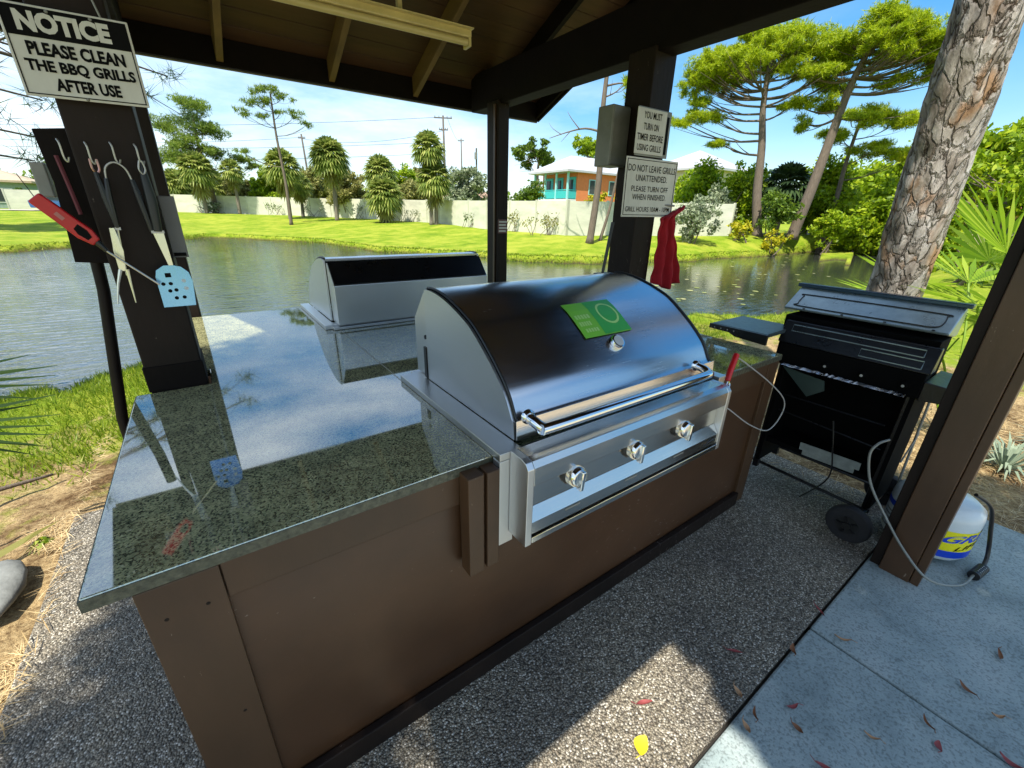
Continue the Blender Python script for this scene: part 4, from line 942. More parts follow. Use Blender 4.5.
def palm(name, label, base, topz, rc, tr, leaf='palm', n=34, group=None, skirt=10, tz=None, nl=11, lean=(0, 0)):
    zb = ground_z(base[0], base[1]); t = thing(name, label, 'palm tree', (base[0], base[1], zb), group=group)
    rc *= 1.14; n = int(n*1.35); cz = topz-rc*.88; c = Vector((base[0]+lean[0], base[1]+lean[1], cz)); b = Vector((base[0], base[1], zb-.1))
    cp = curve_pts([b, b.lerp(c, .5)+Vector((.08, .03, 0)), c], 6)
    MB().tube(cp, [tr*(1.15-.25*i/(len(cp)-1)) for i in range(len(cp))], 10).build('trunk', bark_palm, t, smooth='all')
    V = []; Vd = []; pt = MB()
    for i in range(n):
        el_ = R(88-i*128/n); azm = i*2.399+random.uniform(-.3, .3)
        d = Vector((math.cos(azm)*math.cos(el_), math.sin(azm)*math.cos(el_), math.sin(el_)))
        pb = c+d*rc*.42+Vector((0, 0, rc*.05)); pt.tube([c, pb], [.03*rc, .02*rc], 4, caps=False)
        V += fan(pb, d, rc*.62, nl, rc*.12, .32+.3*(i/n))
    for i in range(skirt):
        azm = i*2.399; d = Vector((math.cos(azm)*.45, math.sin(azm)*.45, -.9))
        Vd += fan(c-Vector((0, 0, rc*.2+random.uniform(0, .5)*rc)), d, rc*.75, 9, rc*.11, .15, 1.8)
    arr_mesh('fronds', V, 4, lm[leaf], t)
    if Vd: arr_mesh('dead_fronds', Vd, 4, lm['palm_dry'], t)
    pt.build('petioles', lm[leaf], t)
    return t

# --- unseen oak added behind the viewer, its crown shaped to shade the paving
ok = tree('shade_oak', 'unseen oak added behind the viewer, crown shaped to cast shade on the paving', (-4.6, -5.2, 0), (-2.9, -3.3, 4.4), .26,
     [(-3.3, -1.5, 7, .5, .5, .3), (-2.4, -1.2, 6.9, .5, .5, .3), (-.2, -2.1, 4.6, .3, .3, .2), (.6, -2.3, 4.7, .4, .4, .2), (1.3, -2.2, 4.7, .4, .4, .2), (-3.6, -3.6, 6.4, .6, .6, .4)], 'oak', dens=1, size=.1)
cr = [(-3.5, -1.6, 7, .65, .8, .5), (-2.9, -1.5, 6.9, .8, .72, .5), (-2.35, -1.2, 7.0, .75, .7, .45), (-3.2, -1.0, 7.1, .7, .6, .45), (-2.5, -.6, 7.0, .7, .7, .45),
      (-.46, -1.66, 4.5, .24, .24, .2), (-.56, -1.98, 4.5, .24, .24, .2), (-.58, -2.32, 4.5, .24, .28, .2), (-.60, -2.70, 4.5, .24, .28, .2), (-.2, -1.72, 4.5, .34, .36, .22), (-.22, -2.15, 4.5, .34, .36, .22), (-.2, -2.6, 4.5, .36, .36, .22),
      (.25, -1.7, 4.6, .4, .4, .22), (.25, -2.2, 4.5, .42, .42, .22), (.25, -2.7, 4.6, .42, .42, .22), (.8, -1.75, 4.6, .45, .42, .22), (.8, -2.3, 4.6, .45, .45, .22), (.8, -2.8, 4.6, .42, .42, .22), (1.35, -1.9, 4.6, .45, .45, .22), (1.35, -2.4, 4.6, .45, .45, .22), (1.8, -2.3, 4.6, .45, .45, .22), (-3.6, -3.6, 6.6, .8, .8, .5)]
arr_mesh('foliage', diamonds(np.concatenate([in_ell(4200 if c[2] > 5 else 1900, c[:3], c[3:], .55) for c in cr]), .085, .5), 4, lm['oak'], ok)  # foliage clumps placed to shade slab and path, gap left for sun

# --- left distance
tree('pine_tree', 'bushy dark pine left of the palms, its broad crown over the fence', (2.5, 59.1, 0), (2.4, 59.0, 10.2), .28,
     [(2.5, 59, 10.6, 1.9, 1.9, .8), (.4, 59.3, 9.2, 1.9, 1.6, .7), (3.6, 59, 9.0, 1.8, 1.6, .7), (1.2, 58.7, 7.6, 1.9, 1.6, .7), (3.2, 59, 7.0, 1.6, 1.5, .6), (.2, 59, 6.3, 2.0, 1.5, .9), (5.6, 59, 6.5, 1.5, 1, .35), (7.0, 58.8, 5.9, .9, .8, .3)], 'pine', 50, .30, 'needle')
tree('pine_tree', 'slender thin-crowned pine standing in front of the left fence', (6.95, 40.58, 0), (6.99, 40.57, 9.6), .14,
     [(7.1, 40.6, 10.0, .75, .75, .35), (6.2, 40.6, 9.7, .7, .7, .3), (7.9, 40.3, 9.5, .7, .6, .25), (5.7, 40.7, 8.9, .8, .7, .3), (6.7, 40.6, 9.0, .8, .7, .3), (8.6, 40.2, 8.4, .8, .6, .22), (5.0, 40.7, 8.1, .7, .6, .25), (6.1, 40.6, 8.0, .6, .5, .25), (9.3, 40, 7.8, .6, .5, .2), (4.2, 40.8, 5.6, .6, .5, .2), (7.5, 40.5, 8.4, .5, .5, .2)], 'pine', 34, .26, 'needle')
palm('palm_tree', 'short palm with drooping crown just behind the slender pine', (7.9, 46.5), 6.75, 1.75, .16, n=40, group=None)
palm('palm_tree', 'low palm right of the drooping palm, half hidden behind the fence', (9.6, 49.5), 5.15, 1.35, .15, n=34)
palm('palm_tree', 'full round palm on the lawn left of the stacked palm', (11.0, 41.8), 7.45, 1.75, .17, n=60, skirt=16)
palm('palm_tree', 'squat palm with two stacked crowns in the middle of the lawn', (13.8, 36.8), 4.35, 1.65, .19, n=46, skirt=8)
palm('palm_tree', 'palm crown rising behind the squat palm', (14.6, 39.6), 6.2, 1.55, .17, n=40, skirt=6)
palm('palm_tree', 'tall palm on the lawn beside the tall utility pole', (15.6, 31.7), 7.2, 1.35, .15, n=40, skirt=0)
_p = palm('palm_tree', 'bushy palm growing up under the tall palm crown', (15.95, 31.6), 5.3, 1.45, .15, n=44, skirt=14)
palm('palm_tree', 'palm left of the slender pine, far behind the fence', (4.6, 56.9), 6.4, 1.3, .16, n=30)
palm('palm_tree', 'broad palm under the bushy dark pine', (1.6, 57.4), 6.9, 1.9, .18, n=40)
palm('palm_tree', 'low leafy palm behind the shaded left end of the fence', (3.4, 64.5), 5.1, 1.6, .18, n=34)
palm('palm_tree', 'low leafy palm nearest the notice post', (-.6, 64.5), 5.6, 1.8, .18, n=34)
bush('shrub', 'dense hedge shrub showing between the left palms', (6.6, 62), (3.6, 1.6, 2.2), 20, 'olive', .34)
bush('shrub', 'yellowish brush behind the fence between the round and squat palms', (13.8, 46.5), (3.2, 1.6, 2.7), 22, 'olive', .30)
bush('shrub', 'tall yellowish brush behind the fence right of the squat palm', (18.9, 43.6), (3.0, 1.6, 2.8), 22, 'olive', .30)
bush('shrub', 'low bright hedge along the fence top behind the squat palm', (16.5, 44.2), (2.8, .8, 1.5), 10, 'bright', .22)
bush('shrub', 'feathery silver shrub right of the tall utility pole', (22.6, 38.2), (2.2, 1.8, 3.0), 24, 'silver', .28)
bush('shrub', 'dark brush far left beyond the lawn', (-12.2, 66), (2.5, 1.5, 1.2), 10, 'oak', .26)
bush('shrub', 'pale feathery shrub beside the left post near the blue car', (-6.2, 62), (2.6, 1.6, 1.9), 12, 'silver', .28)
bush('shrub', 'row of pale shrubs in front of the shaded left fence', (1.8, 58.5), (3.2, .8, .75), 10, 'silver', .22)
tree('pine_tree', 'pine standing beyond the left edge of the view, shading the far lawn', (-12.5, 36, 0), (-12.4, 36, 9), .25, ell_clumps((-12, 36, 9.5), (3.2, 3.2, 2.2), 14, 1.2, .6), 'pine', 60, .3, 'needle')
bush('shrub', 'olive brush mass behind the fence right of the slender pine', (12.2, 56), (3.6, 2, 2.9), 26, 'olive', .34)
bush('shrub', 'green brush behind the fence left of the round palm', (8.6, 60.5), (3.0, 2, 2.7), 24, 'bright', .34)
bush('shrub', 'mixed brush behind the fence between the squat and tall palms', (23.2, 50.5), (3.6, 2, 3.2), 26, 'olive', .34)
bush('shrub', 'green brush mass left of the tall utility pole', (19.6, 46.6), (2.6, 2, 2.9), 24, 'bright', .30)
bush('shrub', 'leafy brush at the shaded left end behind the fence', (1.6, 67), (4.5, 2, 3.0), 26, 'oak', .36)
# --- behind the house
tree('oak_tree', 'broad oak behind the orange house, left of its roof', (47, 58, 0), (46.9, 57.9, 9.5), .4, ell_clumps((46.9, 57.9, 10.3), (3.7, 3.7, 2.0), 16, 1.3, .7), 'oak', 40, .42)
tree('oak_tree', 'round tree behind the right side of the house roof', (53, 52.6, 0), (52.9, 52.6, 10), .4, ell_clumps((53.1, 52.2, 11.0), (2.8, 2.8, 2.2), 12, 1.2, .8), 'bright', 40, .42)
bush('shrub', 'dark green shrub by the left end of the balcony', (30.2, 38.0), (1.5, 1.5, 2.6), 12, 'oak', .26)
bush('shrub', 'yellow flowering shrub against the house behind the fence', (36.6, 35.2), (2.2, 1.4, 2.2), 14, 'yellow', .26)
bush('shrub', 'golden shrub right of the bare pine behind the fence', (39.6, 32.6), (2.0, 1.4, 2.4), 14, 'yellow', .26)
# --- bare pine and its thin neighbour on the far lawn
tree('pine_tree', 'bare-trunked pine with dead side branches on the far lawn', (16.65, 15.29, 0), (16.75, 15.1, 8.6), .19,
     [(17.5, 14.5, 7.2, .6, .5, .25), (17.9, 14.2, 6.6, .6, .5, .25), (17.2, 14.9, 8.8, 1.2, 1.2, .4), (16.2, 15.8, 9.4, 1.2, 1.2, .4)], 'pine_lit', 60, .30, 'needle',
     dead=[((16.72, 15.2, 5.2), (16.2, 15.75, 5.35), (15.6, 16.3, 5.2), (15.0, 16.9, 4.95), .06), ((16.0, 15.9, 5.3), (15.7, 16.2, 5.75), (15.6, 16.4, 6.05), .03), ((15.7, 16.2, 5.25), (15.4, 16.5, 4.8), .025), ((15.4, 16.5, 5.1), (15.1, 16.8, 5.35), (15.0, 17.0, 5.6), .02), ((16.74, 15.15, 7.0), (17.3, 14.7, 7.1), (17.6, 14.4, 6.8), .05)])
tree('slim_tree', 'thin leaning grey trunk right of the bare pine', (17.7, 15.6, 0), (18.35, 14.95, 5.2), .085, [(18.5, 14.8, 5.4, .7, .7, .4)], 'pine_lit', 40, .28, 'needle')
def dome(c, lat, half, depth, drop, n, r):
    out = []
    for i in range(n):
        u = rng.uniform(-1, 1); w_ = rng.uniform(-1, 1)*math.sqrt(max(0, 1-u*u)); h = (u*u+w_*w_)*rng.uniform(.6, 1.5)
        out.append((c[0]+lat[0]*half*u+lat[1]*depth*w_, c[1]+lat[1]*half*u-lat[0]*depth*w_, c[2]-drop*h+rng.normal()*.22, r*rng.uniform(.6, 1.2), r*rng.uniform(.6, 1.2), r*rng.uniform(.3, .5)))
    return out
# --- the two big pines at right
tree('pine_tree', 'tall spreading pine right of the sign post, its trunk upright', (29.1, 13.0, 0), (28.5, 14.2, 9.6), .30,
     [(28.4, 14.3, 11.0, 1.7, 1.7, .5), (27.1, 16.6, 10.2, 1.5, 1.5, .5), (26.6, 17.6, 9.2, 1.0, 1.0, .4), (29.4, 12.4, 10.6, 1.5, 1.5, .5), (29.9, 11.5, 9.8, 1.2, 1.2, .45), (27.6, 15.6, 9.4, 1.3, 1.3, .45), (28.9, 13.4, 9.3, 1.2, 1.2, .4), (27.2, 16.4, 7.2, 1.2, 1.1, .35), (26.4, 17.7, 7.0, 1.0, .9, .3), (27.5, 15.9, 5.9, .9, .8, .25), (26.7, 17.1, 8.0, 1.0, 1.0, .35), (28.0, 15.0, 10.3, 1.5, 1.5, .5), (29.2, 12.8, 7.6, .7, .7, .3)]+dome((28.3, 14.4, 11.0), (-.47, .88), 3.8, 3.0, 2.3, 46, .80), 'pine_lit', 95, .21, 'needle',
     trunk_pts=[(29.1, 13.0, .5), (28.9, 13.5, 3.0), (28.75, 13.75, 5.5), (28.6, 14.1, 7.6), (28.5, 14.2, 9.8)])
tree('pine_tree', 'tall spreading pine nearest the big foreground trunk, leaning right', (29.87, 11.36, 0), (30.25, 10.2, 9.6), .33,
     [(30.4, 9.9, 10.7, 1.5, 1.5, .5), (30.0, 11.0, 10.0, 1.3, 1.3, .45), (30.9, 8.6, 10.1, 1.4, 1.4, .5), (31.1, 7.6, 9.3, 1.1, 1.1, .4), (30.6, 9.3, 9.4, 1.3, 1.3, .45), (29.8, 11.8, 9.0, .9, .9, .35), (30.0, 11.2, 7.4, 1.0, .9, .35), (30.9, 8.6, 8.3, 1.0, 1.0, .3), (29.7, 12.2, 6.6, .7, .7, .3), (30.6, 9.4, 6.6, 1.0, .9, .3)]+dome((30.5, 9.7, 10.9), (-.35, .93), 3.0, 2.6, 2.3, 40, .78), 'pine_lit', 95, .21, 'needle',
     trunk_pts=[(29.87, 11.36, .5), (30.0, 11.0, 3.2), (30.15, 10.75, 6.0), (30.2, 10.5, 8.2), (30.3, 10.1, 9.9)])
tree('pine_tree', 'lower pine partly behind the leaning pine', (34.2, 11.3, 0), (34.2, 11.0, 7.2), .2,
     [(34.4, 10.6, 7.6, 1.4, 1.3, .4), (35, 9.2, 7.0, 1.3, 1.2, .4), (34.0, 11.8, 6.5, 1.1, 1.1, .4), (34.6, 10.0, 5.6, 1.3, 1.2, .4), (35.3, 8.4, 5.2, 1.1, 1.0, .4)], 'pine_lit', 110, .22, 'needle')
# --- planting at right middle distance
bush('shrub', 'pale silvery shrub on the bank right of the sign post', (22.2, 13.2), (1.5, 1.3, 1.15), 14, 'silver', .18)
bush('shrub', 'tall green shrub behind the silvery shrub', (31.0, 18.4), (2.4, 2.0, 2.4), 16, 'bright', .28)
bush('shrub', 'broad bright green shrub between the two big pine trunks', (32.2, 15.4), (2.2, 1.8, 2.3), 16, 'bright', .26)
bush('shrub', 'green shrub below the pale roof', (34.5, 22.6), (2.6, 2.0, 2.5), 16, 'bright', .30)
bush('shrub', 'pale leafed shrub low between silvery shrub and crotons', (27.6, 15.6), (1.9, 1.4, 1.6), 14, 'silver', .22)
bush('shrub', 'yellow croton clump on the far bank, left one', (26.0, 12.6), (.95, .8, .62), 12, 'yellow', .16)
bush('shrub', 'yellow croton clump on the far bank, right one', (26.9, 10.9), (1.0, .8, .70), 12, 'yellow', .16)
palm('palm_shrub', 'dark trunkless palm between the two big pines', (31.4, 13.0), 5.0, 1.6, .14, 'dark', n=34, skirt=0)
bush('shrub', 'dark green understory shrub at the foot of the upright pine', (28.6, 12.0), (1.3, 1.2, 1.5), 12, 'oak', .22)
bush('shrub', 'leafy brush at the foot of the leaning pine', (30.6, 9.6), (1.3, 1.1, 1.4), 14, 'bright', .22)
bush('shrub', 'dark undergrowth right of the leaning pine', (33.0, 9.0), (2.2, 1.6, 1.6), 14, 'bright', .26)
bush('shrub', 'large bright green shrub left of the foreground trunk', (34.2, 8.2), (2.3, 2.0, 2.6), 18, 'bright', .28)
bush('shrub', 'big yellow-green tree-like shrub beside the wooden footbridge', (40.5, 8.5), (3.4, 3, 2.9), 20, 'bright', .34)
tree('oak_tree', 'leafy green tree right of the foreground trunk', (27.5, 2.6, 0), (27.3, 2.6, 3.0), .25, ell_clumps((27.2, 2.6, 3.0), (2.0, 3.4, 1.5), 22, .95, .8), 'bright', 60, .26)
tree('oak_tree', 'second leafy tree at the right edge behind the palmetto', (22.0, -.6, 0), (22, -.6, 2.6), .22, ell_clumps((22.0, -.4, 2.2), (1.8, 2.4, 1.1), 18, .8, .8), 'bright', 60, .24)
bush('shrub', 'low green hedge right of the foreground trunk near the water', (16.5, 1.2), (1.6, 1.6, .75), 14, 'bright', .16)
bush('shrub', 'dark hedge behind the palmetto', (11.5, -.6), (1.6, 1.5, .9), 14, 'oak', .14)
bush('shrub', 'bright shrub mass behind the fence wing right of the sign post', (27.0, 20.5), (2.6, 2.2, 1.9), 18, 'bright', .28)
bush('shrub', 'tall mid-green shrub behind the crotons', (30.0, 15.2), (1.6, 1.4, 2.3), 18, 'bright', .24)
bush('shrub', 'rounded yellow-green shrub right behind the leaning pine', (35.5, 12.2), (2.4, 2.2, 2.4), 18, 'bright', .28)
bush('shrub', 'high green mass at the far right shore', (43.5, 13.5), (4.0, 3.5, 3.4), 24, 'bright', .4)
bush('shrub', 'bright wall of leaves far beyond the footbridge', (52, 6), (6.0, 5, 4.2), 26, 'bright', .5)
bush('shrub', 'bright leaning shrub over the water beside the foreground trunk', (30.5, 5.2), (1.8, 1.8, 1.9), 18, 'bright', .24)
# far woods closing the view
far = []
for a in np.arange(-.62, 1.65, .012):
    d = 105+8*math.sin(a*23)+6*math.sin(a*61); hh = 6.0+1.2*math.sin(a*31)+1.0*math.sin(a*77+1)
    c = (P0[0]+d*math.sin(a), P0[1]+d*math.cos(a), .8+hh*.45)
    far.append(in_ell(170, c, (1.6, 1.6, hh*.62), .5))
far = arr_mesh('far_woods', diamonds(np.concatenate(far), .75, .6), 4, lm['oak']); kind(far, 'stuff')
far['label'] = 'distant line of woods beyond the lawns'

# --- foreground pine trunk with plated bark
def bark_plate_mat():
    m, N, L, b = newmat('plated_pine_bark')
    tc = N.new('ShaderNodeTexCoord'); mp = N.new('ShaderNodeMapping'); mp.inputs['Scale'].default_value = (1, 1, .36); L.new(tc.outputs['Object'], mp.inputs[0])
    wn = N.new('ShaderNodeTexNoise'); wn.inputs['Scale'].default_value = 11; wn.inputs['Detail'].default_value = 7; L.new(mp.outputs[0], wn.inputs['Vector'])
    ad = N.new('ShaderNodeVectorMath'); ad.operation = 'MULTIPLY_ADD'; ad.inputs[1].default_value = (.16, .16, .10); L.new(wn.outputs['Color'], ad.inputs[0]); L.new(mp.outputs[0], ad.inputs[2])
    v = N.new('ShaderNodeTexVoronoi'); v.inputs['Scale'].default_value = 17; L.new(ad.outputs[0], v.inputs['Vector'])
    e = N.new('ShaderNodeTexVoronoi'); e.feature = 'DISTANCE_TO_EDGE'; e.inputs['Scale'].default_value = 17; L.new(ad.outputs[0], e.inputs['Vector'])
    sp = N.new('ShaderNodeSeparateColor'); L.new(v.outputs['Color'], sp.inputs[0])
    nb = N.new('ShaderNodeTexNoise'); nb.inputs['Scale'].default_value = 16; nb.inputs['Detail'].default_value = 6; L.new(mp.outputs[0], nb.inputs['Vector'])
    mixv = N.new('ShaderNodeMath'); mixv.operation = 'MULTIPLY_ADD'; mixv.inputs[1].default_value = .35; L.new(sp.outputs[0], mixv.inputs[0]); L.new(nb.outputs['Fac'], mixv.inputs[2])
    cg = ramp(N, [(.38, (.20, .165, .138)), (.58, (.37, .33, .29)), (.78, (.49, .455, .42)), (.97, (.63, .605, .58))]); L.new(mixv.outputs[0], cg.inputs[0])
    no = N.new('ShaderNodeTexNoise'); no.inputs['Scale'].default_value = 6.5; no.inputs['Detail'].default_value = 5; L.new(mp.outputs[0], no.inputs['Vector'])
    om = N.new('ShaderNodeMath'); om.operation = 'MULTIPLY_ADD'; om.inputs[1].default_value = .22; L.new(sp.outputs[2], om.inputs[0]); L.new(no.outputs['Fac'], om.inputs[2])
    orr = ramp(N, [(.68, (0, 0, 0)), (.80, (.8, .8, .8))]); L.new(om.outputs[0], orr.inputs[0])
    c = N.new('ShaderNodeMix'); c.data_type = 'RGBA'; c.inputs[7].default_value = (.40, .225, .11, 1); L.new(orr.outputs[0], c.inputs[0]); L.new(cg.outputs[0], c.inputs[6])
    n2 = N.new('ShaderNodeTexNoise'); n2.inputs['Scale'].default_value = 40; n2.inputs['Detail'].default_value = 8; n2.inputs['Roughness'].default_value = .7; L.new(mp.outputs[0], n2.inputs['Vector'])
    c3 = ramp(N, [(.3, (.55, .54, .53)), (.62, (1.1, 1.1, 1.1))]); L.new(n2.outputs['Fac'], c3.inputs[0])
    c2 = ramp(N, [(.0, (.16, .13, .11)), (.022, (.42, .38, .34)), (.06, (1, 1, 1))]); nm = N.new('ShaderNodeTexNoise'); nm.inputs['Scale'].default_value = 10; nm.inputs['Detail'].default_value = 4; L.new(mp.outputs[0], nm.inputs['Vector']); nmr = N.new('ShaderNodeMapRange'); nmr.inputs[1].default_value = .42; nmr.inputs[2].default_value = .60; nmr.inputs[3].default_value = .0; nmr.inputs[4].default_value = .09; L.new(nm.outputs['Fac'], nmr.inputs[0]); ea = N.new('ShaderNodeMath'); ea.operation = 'ADD'; L.new(e.outputs['Distance'], ea.inputs[0]); L.new(nmr.outputs[0], ea.inputs[1]); L.new(ea.outputs[0], c2.inputs[0])
    m1 = N.new('ShaderNodeMix'); m1.data_type = 'RGBA'; m1.blend_type = 'MULTIPLY'; m1.inputs[0].default_value = 1
    m2 = N.new('ShaderNodeMix'); m2.data_type = 'RGBA'; m2.blend_type = 'MULTIPLY'; m2.inputs[0].default_value = 1
    L.new(c.outputs[2], m1.inputs[6]); L.new(c2.outputs[0], m1.inputs[7]); L.new(m1.outputs[2], m2.inputs[6]); L.new(c3.outputs[0], m2.inputs[7]); L.new(m2.outputs[2], b.inputs['Base Color'])
    b.inputs['Roughness'].default_value = .9; b.inputs['Specular IOR Level'].default_value = .2
    mr = N.new('ShaderNodeMapRange'); mr.inputs[1].default_value = 0; mr.inputs[2].default_value = .14; L.new(e.outputs['Distance'], mr.inputs[0])
    hm = N.new('ShaderNodeMath'); hm.operation = 'MULTIPLY_ADD'; hm.inputs[1].default_value = .35; L.new(n2.outputs['Fac'], hm.inputs[0]); L.new(mr.outputs[0], hm.inputs[2])
    hm2 = N.new('ShaderNodeMath'); hm2.operation = 'MULTIPLY_ADD'; hm2.inputs[1].default_value = .5; L.new(sp.outputs[1], hm2.inputs[0]); L.new(hm.outputs[0], hm2.inputs[2])
    bp = N.new('ShaderNodeBump'); bp.inputs['Strength'].default_value = 1; bp.inputs['Distance'].default_value = .022; L.new(hm2.outputs[0], bp.inputs['Height']); L.new(bp.outputs[0], b.inputs['Normal'])
    return m
bt = thing('pine_tree', 'large foreground pine trunk with plated grey and orange bark', 'tree', (4.42, .02, -.1))
tv = MB(); nz_, na_ = 170, 64
def axis(z): return (4.60-.30*(z-1.08), .06-.05*(z-1.08))
for j in range(nz_+1):
    z = -.15+4.6*j/nz_; r = .168+.05*math.exp(-(z+.1)*2.5)-.003*z; cx0, cy0 = axis(z)
    for i in range(na_):
        a = 2*math.pi*i/na_; p = Vector((math.cos(a)*r, math.sin(a)*r, z))
        f = noise.noise((p.x*5, p.y*5, z*1.6))*.014+noise.noise((p.x*17, p.y*17, z*6))*.012+noise.noise((p.x*40, p.y*40, z*14))*.006
        tv.v.append((cx0+p.x*(1+f/r), cy0+p.y*(1+f/r), z))
for j in range(nz_):
    for i in range(na_): tv.f.append((j*na_+i, j*na_+(i+1) % na_, (j+1)*na_+(i+1) % na_, (j+1)*na_+i))
to = tv.build('trunk', bark_plate_mat(), bt, smooth='all')
ut = MB().tube([(axis(4.3)[0], axis(4.3)[1], 4.3), (3.2, -.05, 7), (3.0, -.05, 10)], [.155, .13, .09], 14)
for k in range(9):
    a = k*2.4; z = 8+k*.28; ut.tube([(3.1, -.05, z), (3.1+1.0*math.cos(a), -.05+1.0*math.sin(a), z+.35), (3.1+1.8*math.cos(a), -.05+1.8*math.sin(a), z+.6)], [.05, .035, .015], 6)
ut.build('upper_trunk', bark_grey, bt, smooth='all')
arr_mesh('crown', needles(clumpy([(3.1+1.6*math.cos(k*2.4), -.05+1.6*math.sin(k*2.4), 8.7+k*.28, .6, .6, .3) for k in range(9)], 40), .28, 6, .06), 3, lm['pine_lit'], bt)
# overhanging pine boughs at the upper left
bo_ = thing('pine_tree', 'near pine at the left edge whose bare boughs reach in behind the notice sign', 'tree', (-4.6, 3.6, -.2))
tm = MB(); b0 = Vector((-4.6, 3.6, -.3)); tm.tube(curve_pts([b0, (-4.55, 3.6, 2.5), (-4.6, 3.7, 5.5), (-4.5, 3.6, 8)], 5), [.2-.007*i for i in range(16)], 10)
ends = []
for (z0, ex, ey, ez) in ((3.2, -.62, 6.0, 2.95), (3.3, .40, 6.1, 2.95), (2.8, -.70, 6.0, 2.55), (3.0, .1, 6.1, 2.75), (2.5, -.80, 6.0, 2.20), (2.2, -.90, 5.9, 1.98), (3.3, -.8, 6.0, 3.1)):
    s_ = Vector((-4.56, 3.62, z0)); e = Vector((ex, ey, ez)); mpt = s_.lerp(e, .5)+Vector((0, 0, .08))
    lp = curve_pts([s_, mpt, e], 8); tm.tube(lp, [.045*(1-.85*i/(len(lp)-1)) for i in range(len(lp))], 6)
    for k in range(7):
        a = lp[6+k % 10]; b_ = a+Vector(rng.normal(size=3)*np.array([.35, .3, .22]))+Vector((.28, 0, -.12)); tm.tube([a, a.lerp(b_, .5)+Vector((0, 0, .04)), b_], [.010, .007, .003], 5); ends.append(b_)
    ends.append(e)
tm.build('trunk', bark_grey, bo_, smooth='all')
P = np.concatenate([in_ell(14, tuple(e), (.16, .16, .09)) for e in ends])
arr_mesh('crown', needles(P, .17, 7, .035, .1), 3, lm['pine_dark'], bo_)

# --- palmetto right, spiky plants, fronds left
def palmetto(label, base, specs, leaf, name='palmetto'):
    z = ground_z(base[0], base[1]); t = thing(name, label, 'palmetto', (base[0], base[1], z)); st_ = MB()
    for (dx, dy, dz, d, rr, nl, w) in specs:
        hub = Vector((base[0]+dx, base[1]+dy, z+dz)); b = Vector((base[0], base[1], z))
        st_.tube(curve_pts([b, b.lerp(hub, .55)+Vector((0, 0, .12*dz)), hub], 5), .008, 5)
        arr_mesh('fan_leaf', fan(hub, d, rr, nl, w, .06, 3.4, .5), 4, lm[leaf], t)
    st_.build('petioles', lm[leaf], t); return t
palmetto('large bright saw palmetto between the foreground trunk and right post', (4.95, -.5), [(-.15, .09, 1.47, (-.35, .6, .75), .76, 22, .044), (-.10, .12, 1.10, (-.55, .85, .25), .64, 20, .038), (.1, -.1, 1.75, (-.1, .2, 1), .7, 20, .042), (-.2, .2, .75, (-.8, .5, .15), .5, 18, .042), (.5, .3, 1.2, (.1, .9, .5), .7, 20, .055), (-.15, -.15, .95, (-.9, -.05, .4), .5, 18, .045), (.25, -.3, 1.45, (.1, -.5, .8), .65, 18, .055), (.05, .35, .65, (-.5, .8, .1), .5, 16, .04)], 'palmetto')
palmetto('second saw palmetto clump further back toward the water', (6.6, .0), [(-.2, .3, 1.0, (-.6, .6, .5), .75, 20, .055), (.2, -.1, 1.3, (-.3, .2, 1), .75, 20, .055), (.0, -.3, .9, (-.7, -.4, .4), .7, 18, .05), (.2, .5, .8, (-.1, 1, .3), .7, 18, .05), (-.3, -.1, .6, (-.9, .1, .1), .6, 16, .05), (-.1, .8, .7, (-.5, .9, .3), .6, 16, .05)], 'palmetto')
def spiky(label, base, n, L_, w, leaf, name='spiky_plant', cat='plant', tilt=(0, 0)):
    z = ground_z(base[0], base[1]); t = thing(name, label, cat, (base[0], base[1], z)); V = []
    for i in range(n):
        a = i*2.399; e = random.uniform(.1, 1.1); d = Vector((math.cos(a)*math.cos(e)+tilt[0], math.sin(a)*math.cos(e)+tilt[1], math.sin(e))).normalized(); l = L_*random.uniform(.7, 1.1)
        s_ = d.cross(Vector((0, 0, 1))).normalized()*w/2; b = Vector((base[0], base[1], z)); m = b+d*l*.5+Vector((0, 0, .03)); tip = b+d*l-Vector((0, 0, .22*l))
        V += [b-s_*.6, b+s_*.6, m+s_, m-s_, m-s_, m+s_, tip+s_*.05, tip-s_*.05]
    arr_mesh('blades', V, 4, lm[leaf], t); return t
spiky('grey-green spiky plant in the pine straw right of the post', (4.75, -.86), 60, .34, .018, 'agave')
spiky('second grey-green spiky plant at the right edge', (5.3, -1.05), 50, .36, .02, 'agave')
spiky('pale dry tuft behind the grey-green spiky plant', (5.2, -.62), 50, .35, .012, 'straw', 'dry_tuft')
fl = thing('palm_frond_plant', 'dark palm fronds poking in at the left edge over the water', 'plant', (-1.15, 1.85, ground_z(-1.15, 1.85))); V_ = []
pt_ = MB()
for (hx, hy, hz, e0, e1, nb) in ((-.93, 1.93, .80, -.15, .62, 9), (-.96, 1.93, .62, -.45, .25, 8)):
    pt_.tube(curve_pts([(-1.15, 1.85, -.1), (-1.10, 1.88, .4), (hx, hy, hz)], 5), .008, 6)
    for i in range(nb):
        e = e0+(e1-e0)*i/(nb-1); d = Vector((math.cos(e), .15+random.uniform(-.15, .2), math.sin(e))).normalized(); w = d.cross(Vector((0, -1, .25))).normalized()*.011
        b = Vector((hx, hy, hz)); l = .52*random.uniform(.8, 1.08); m = b+d*l*.5; t_ = b+d*l-Vector((0, 0, .05))
        V_ += [b-w*.5, b+w*.5, m+w, m-w, m-w, m+w, t_+w*.1, t_-w*.1]
arr_mesh('blades', V_, 4, lm['palmetto_dark'], fl); pt_.build('petioles', lm['palmetto_dark'], fl)


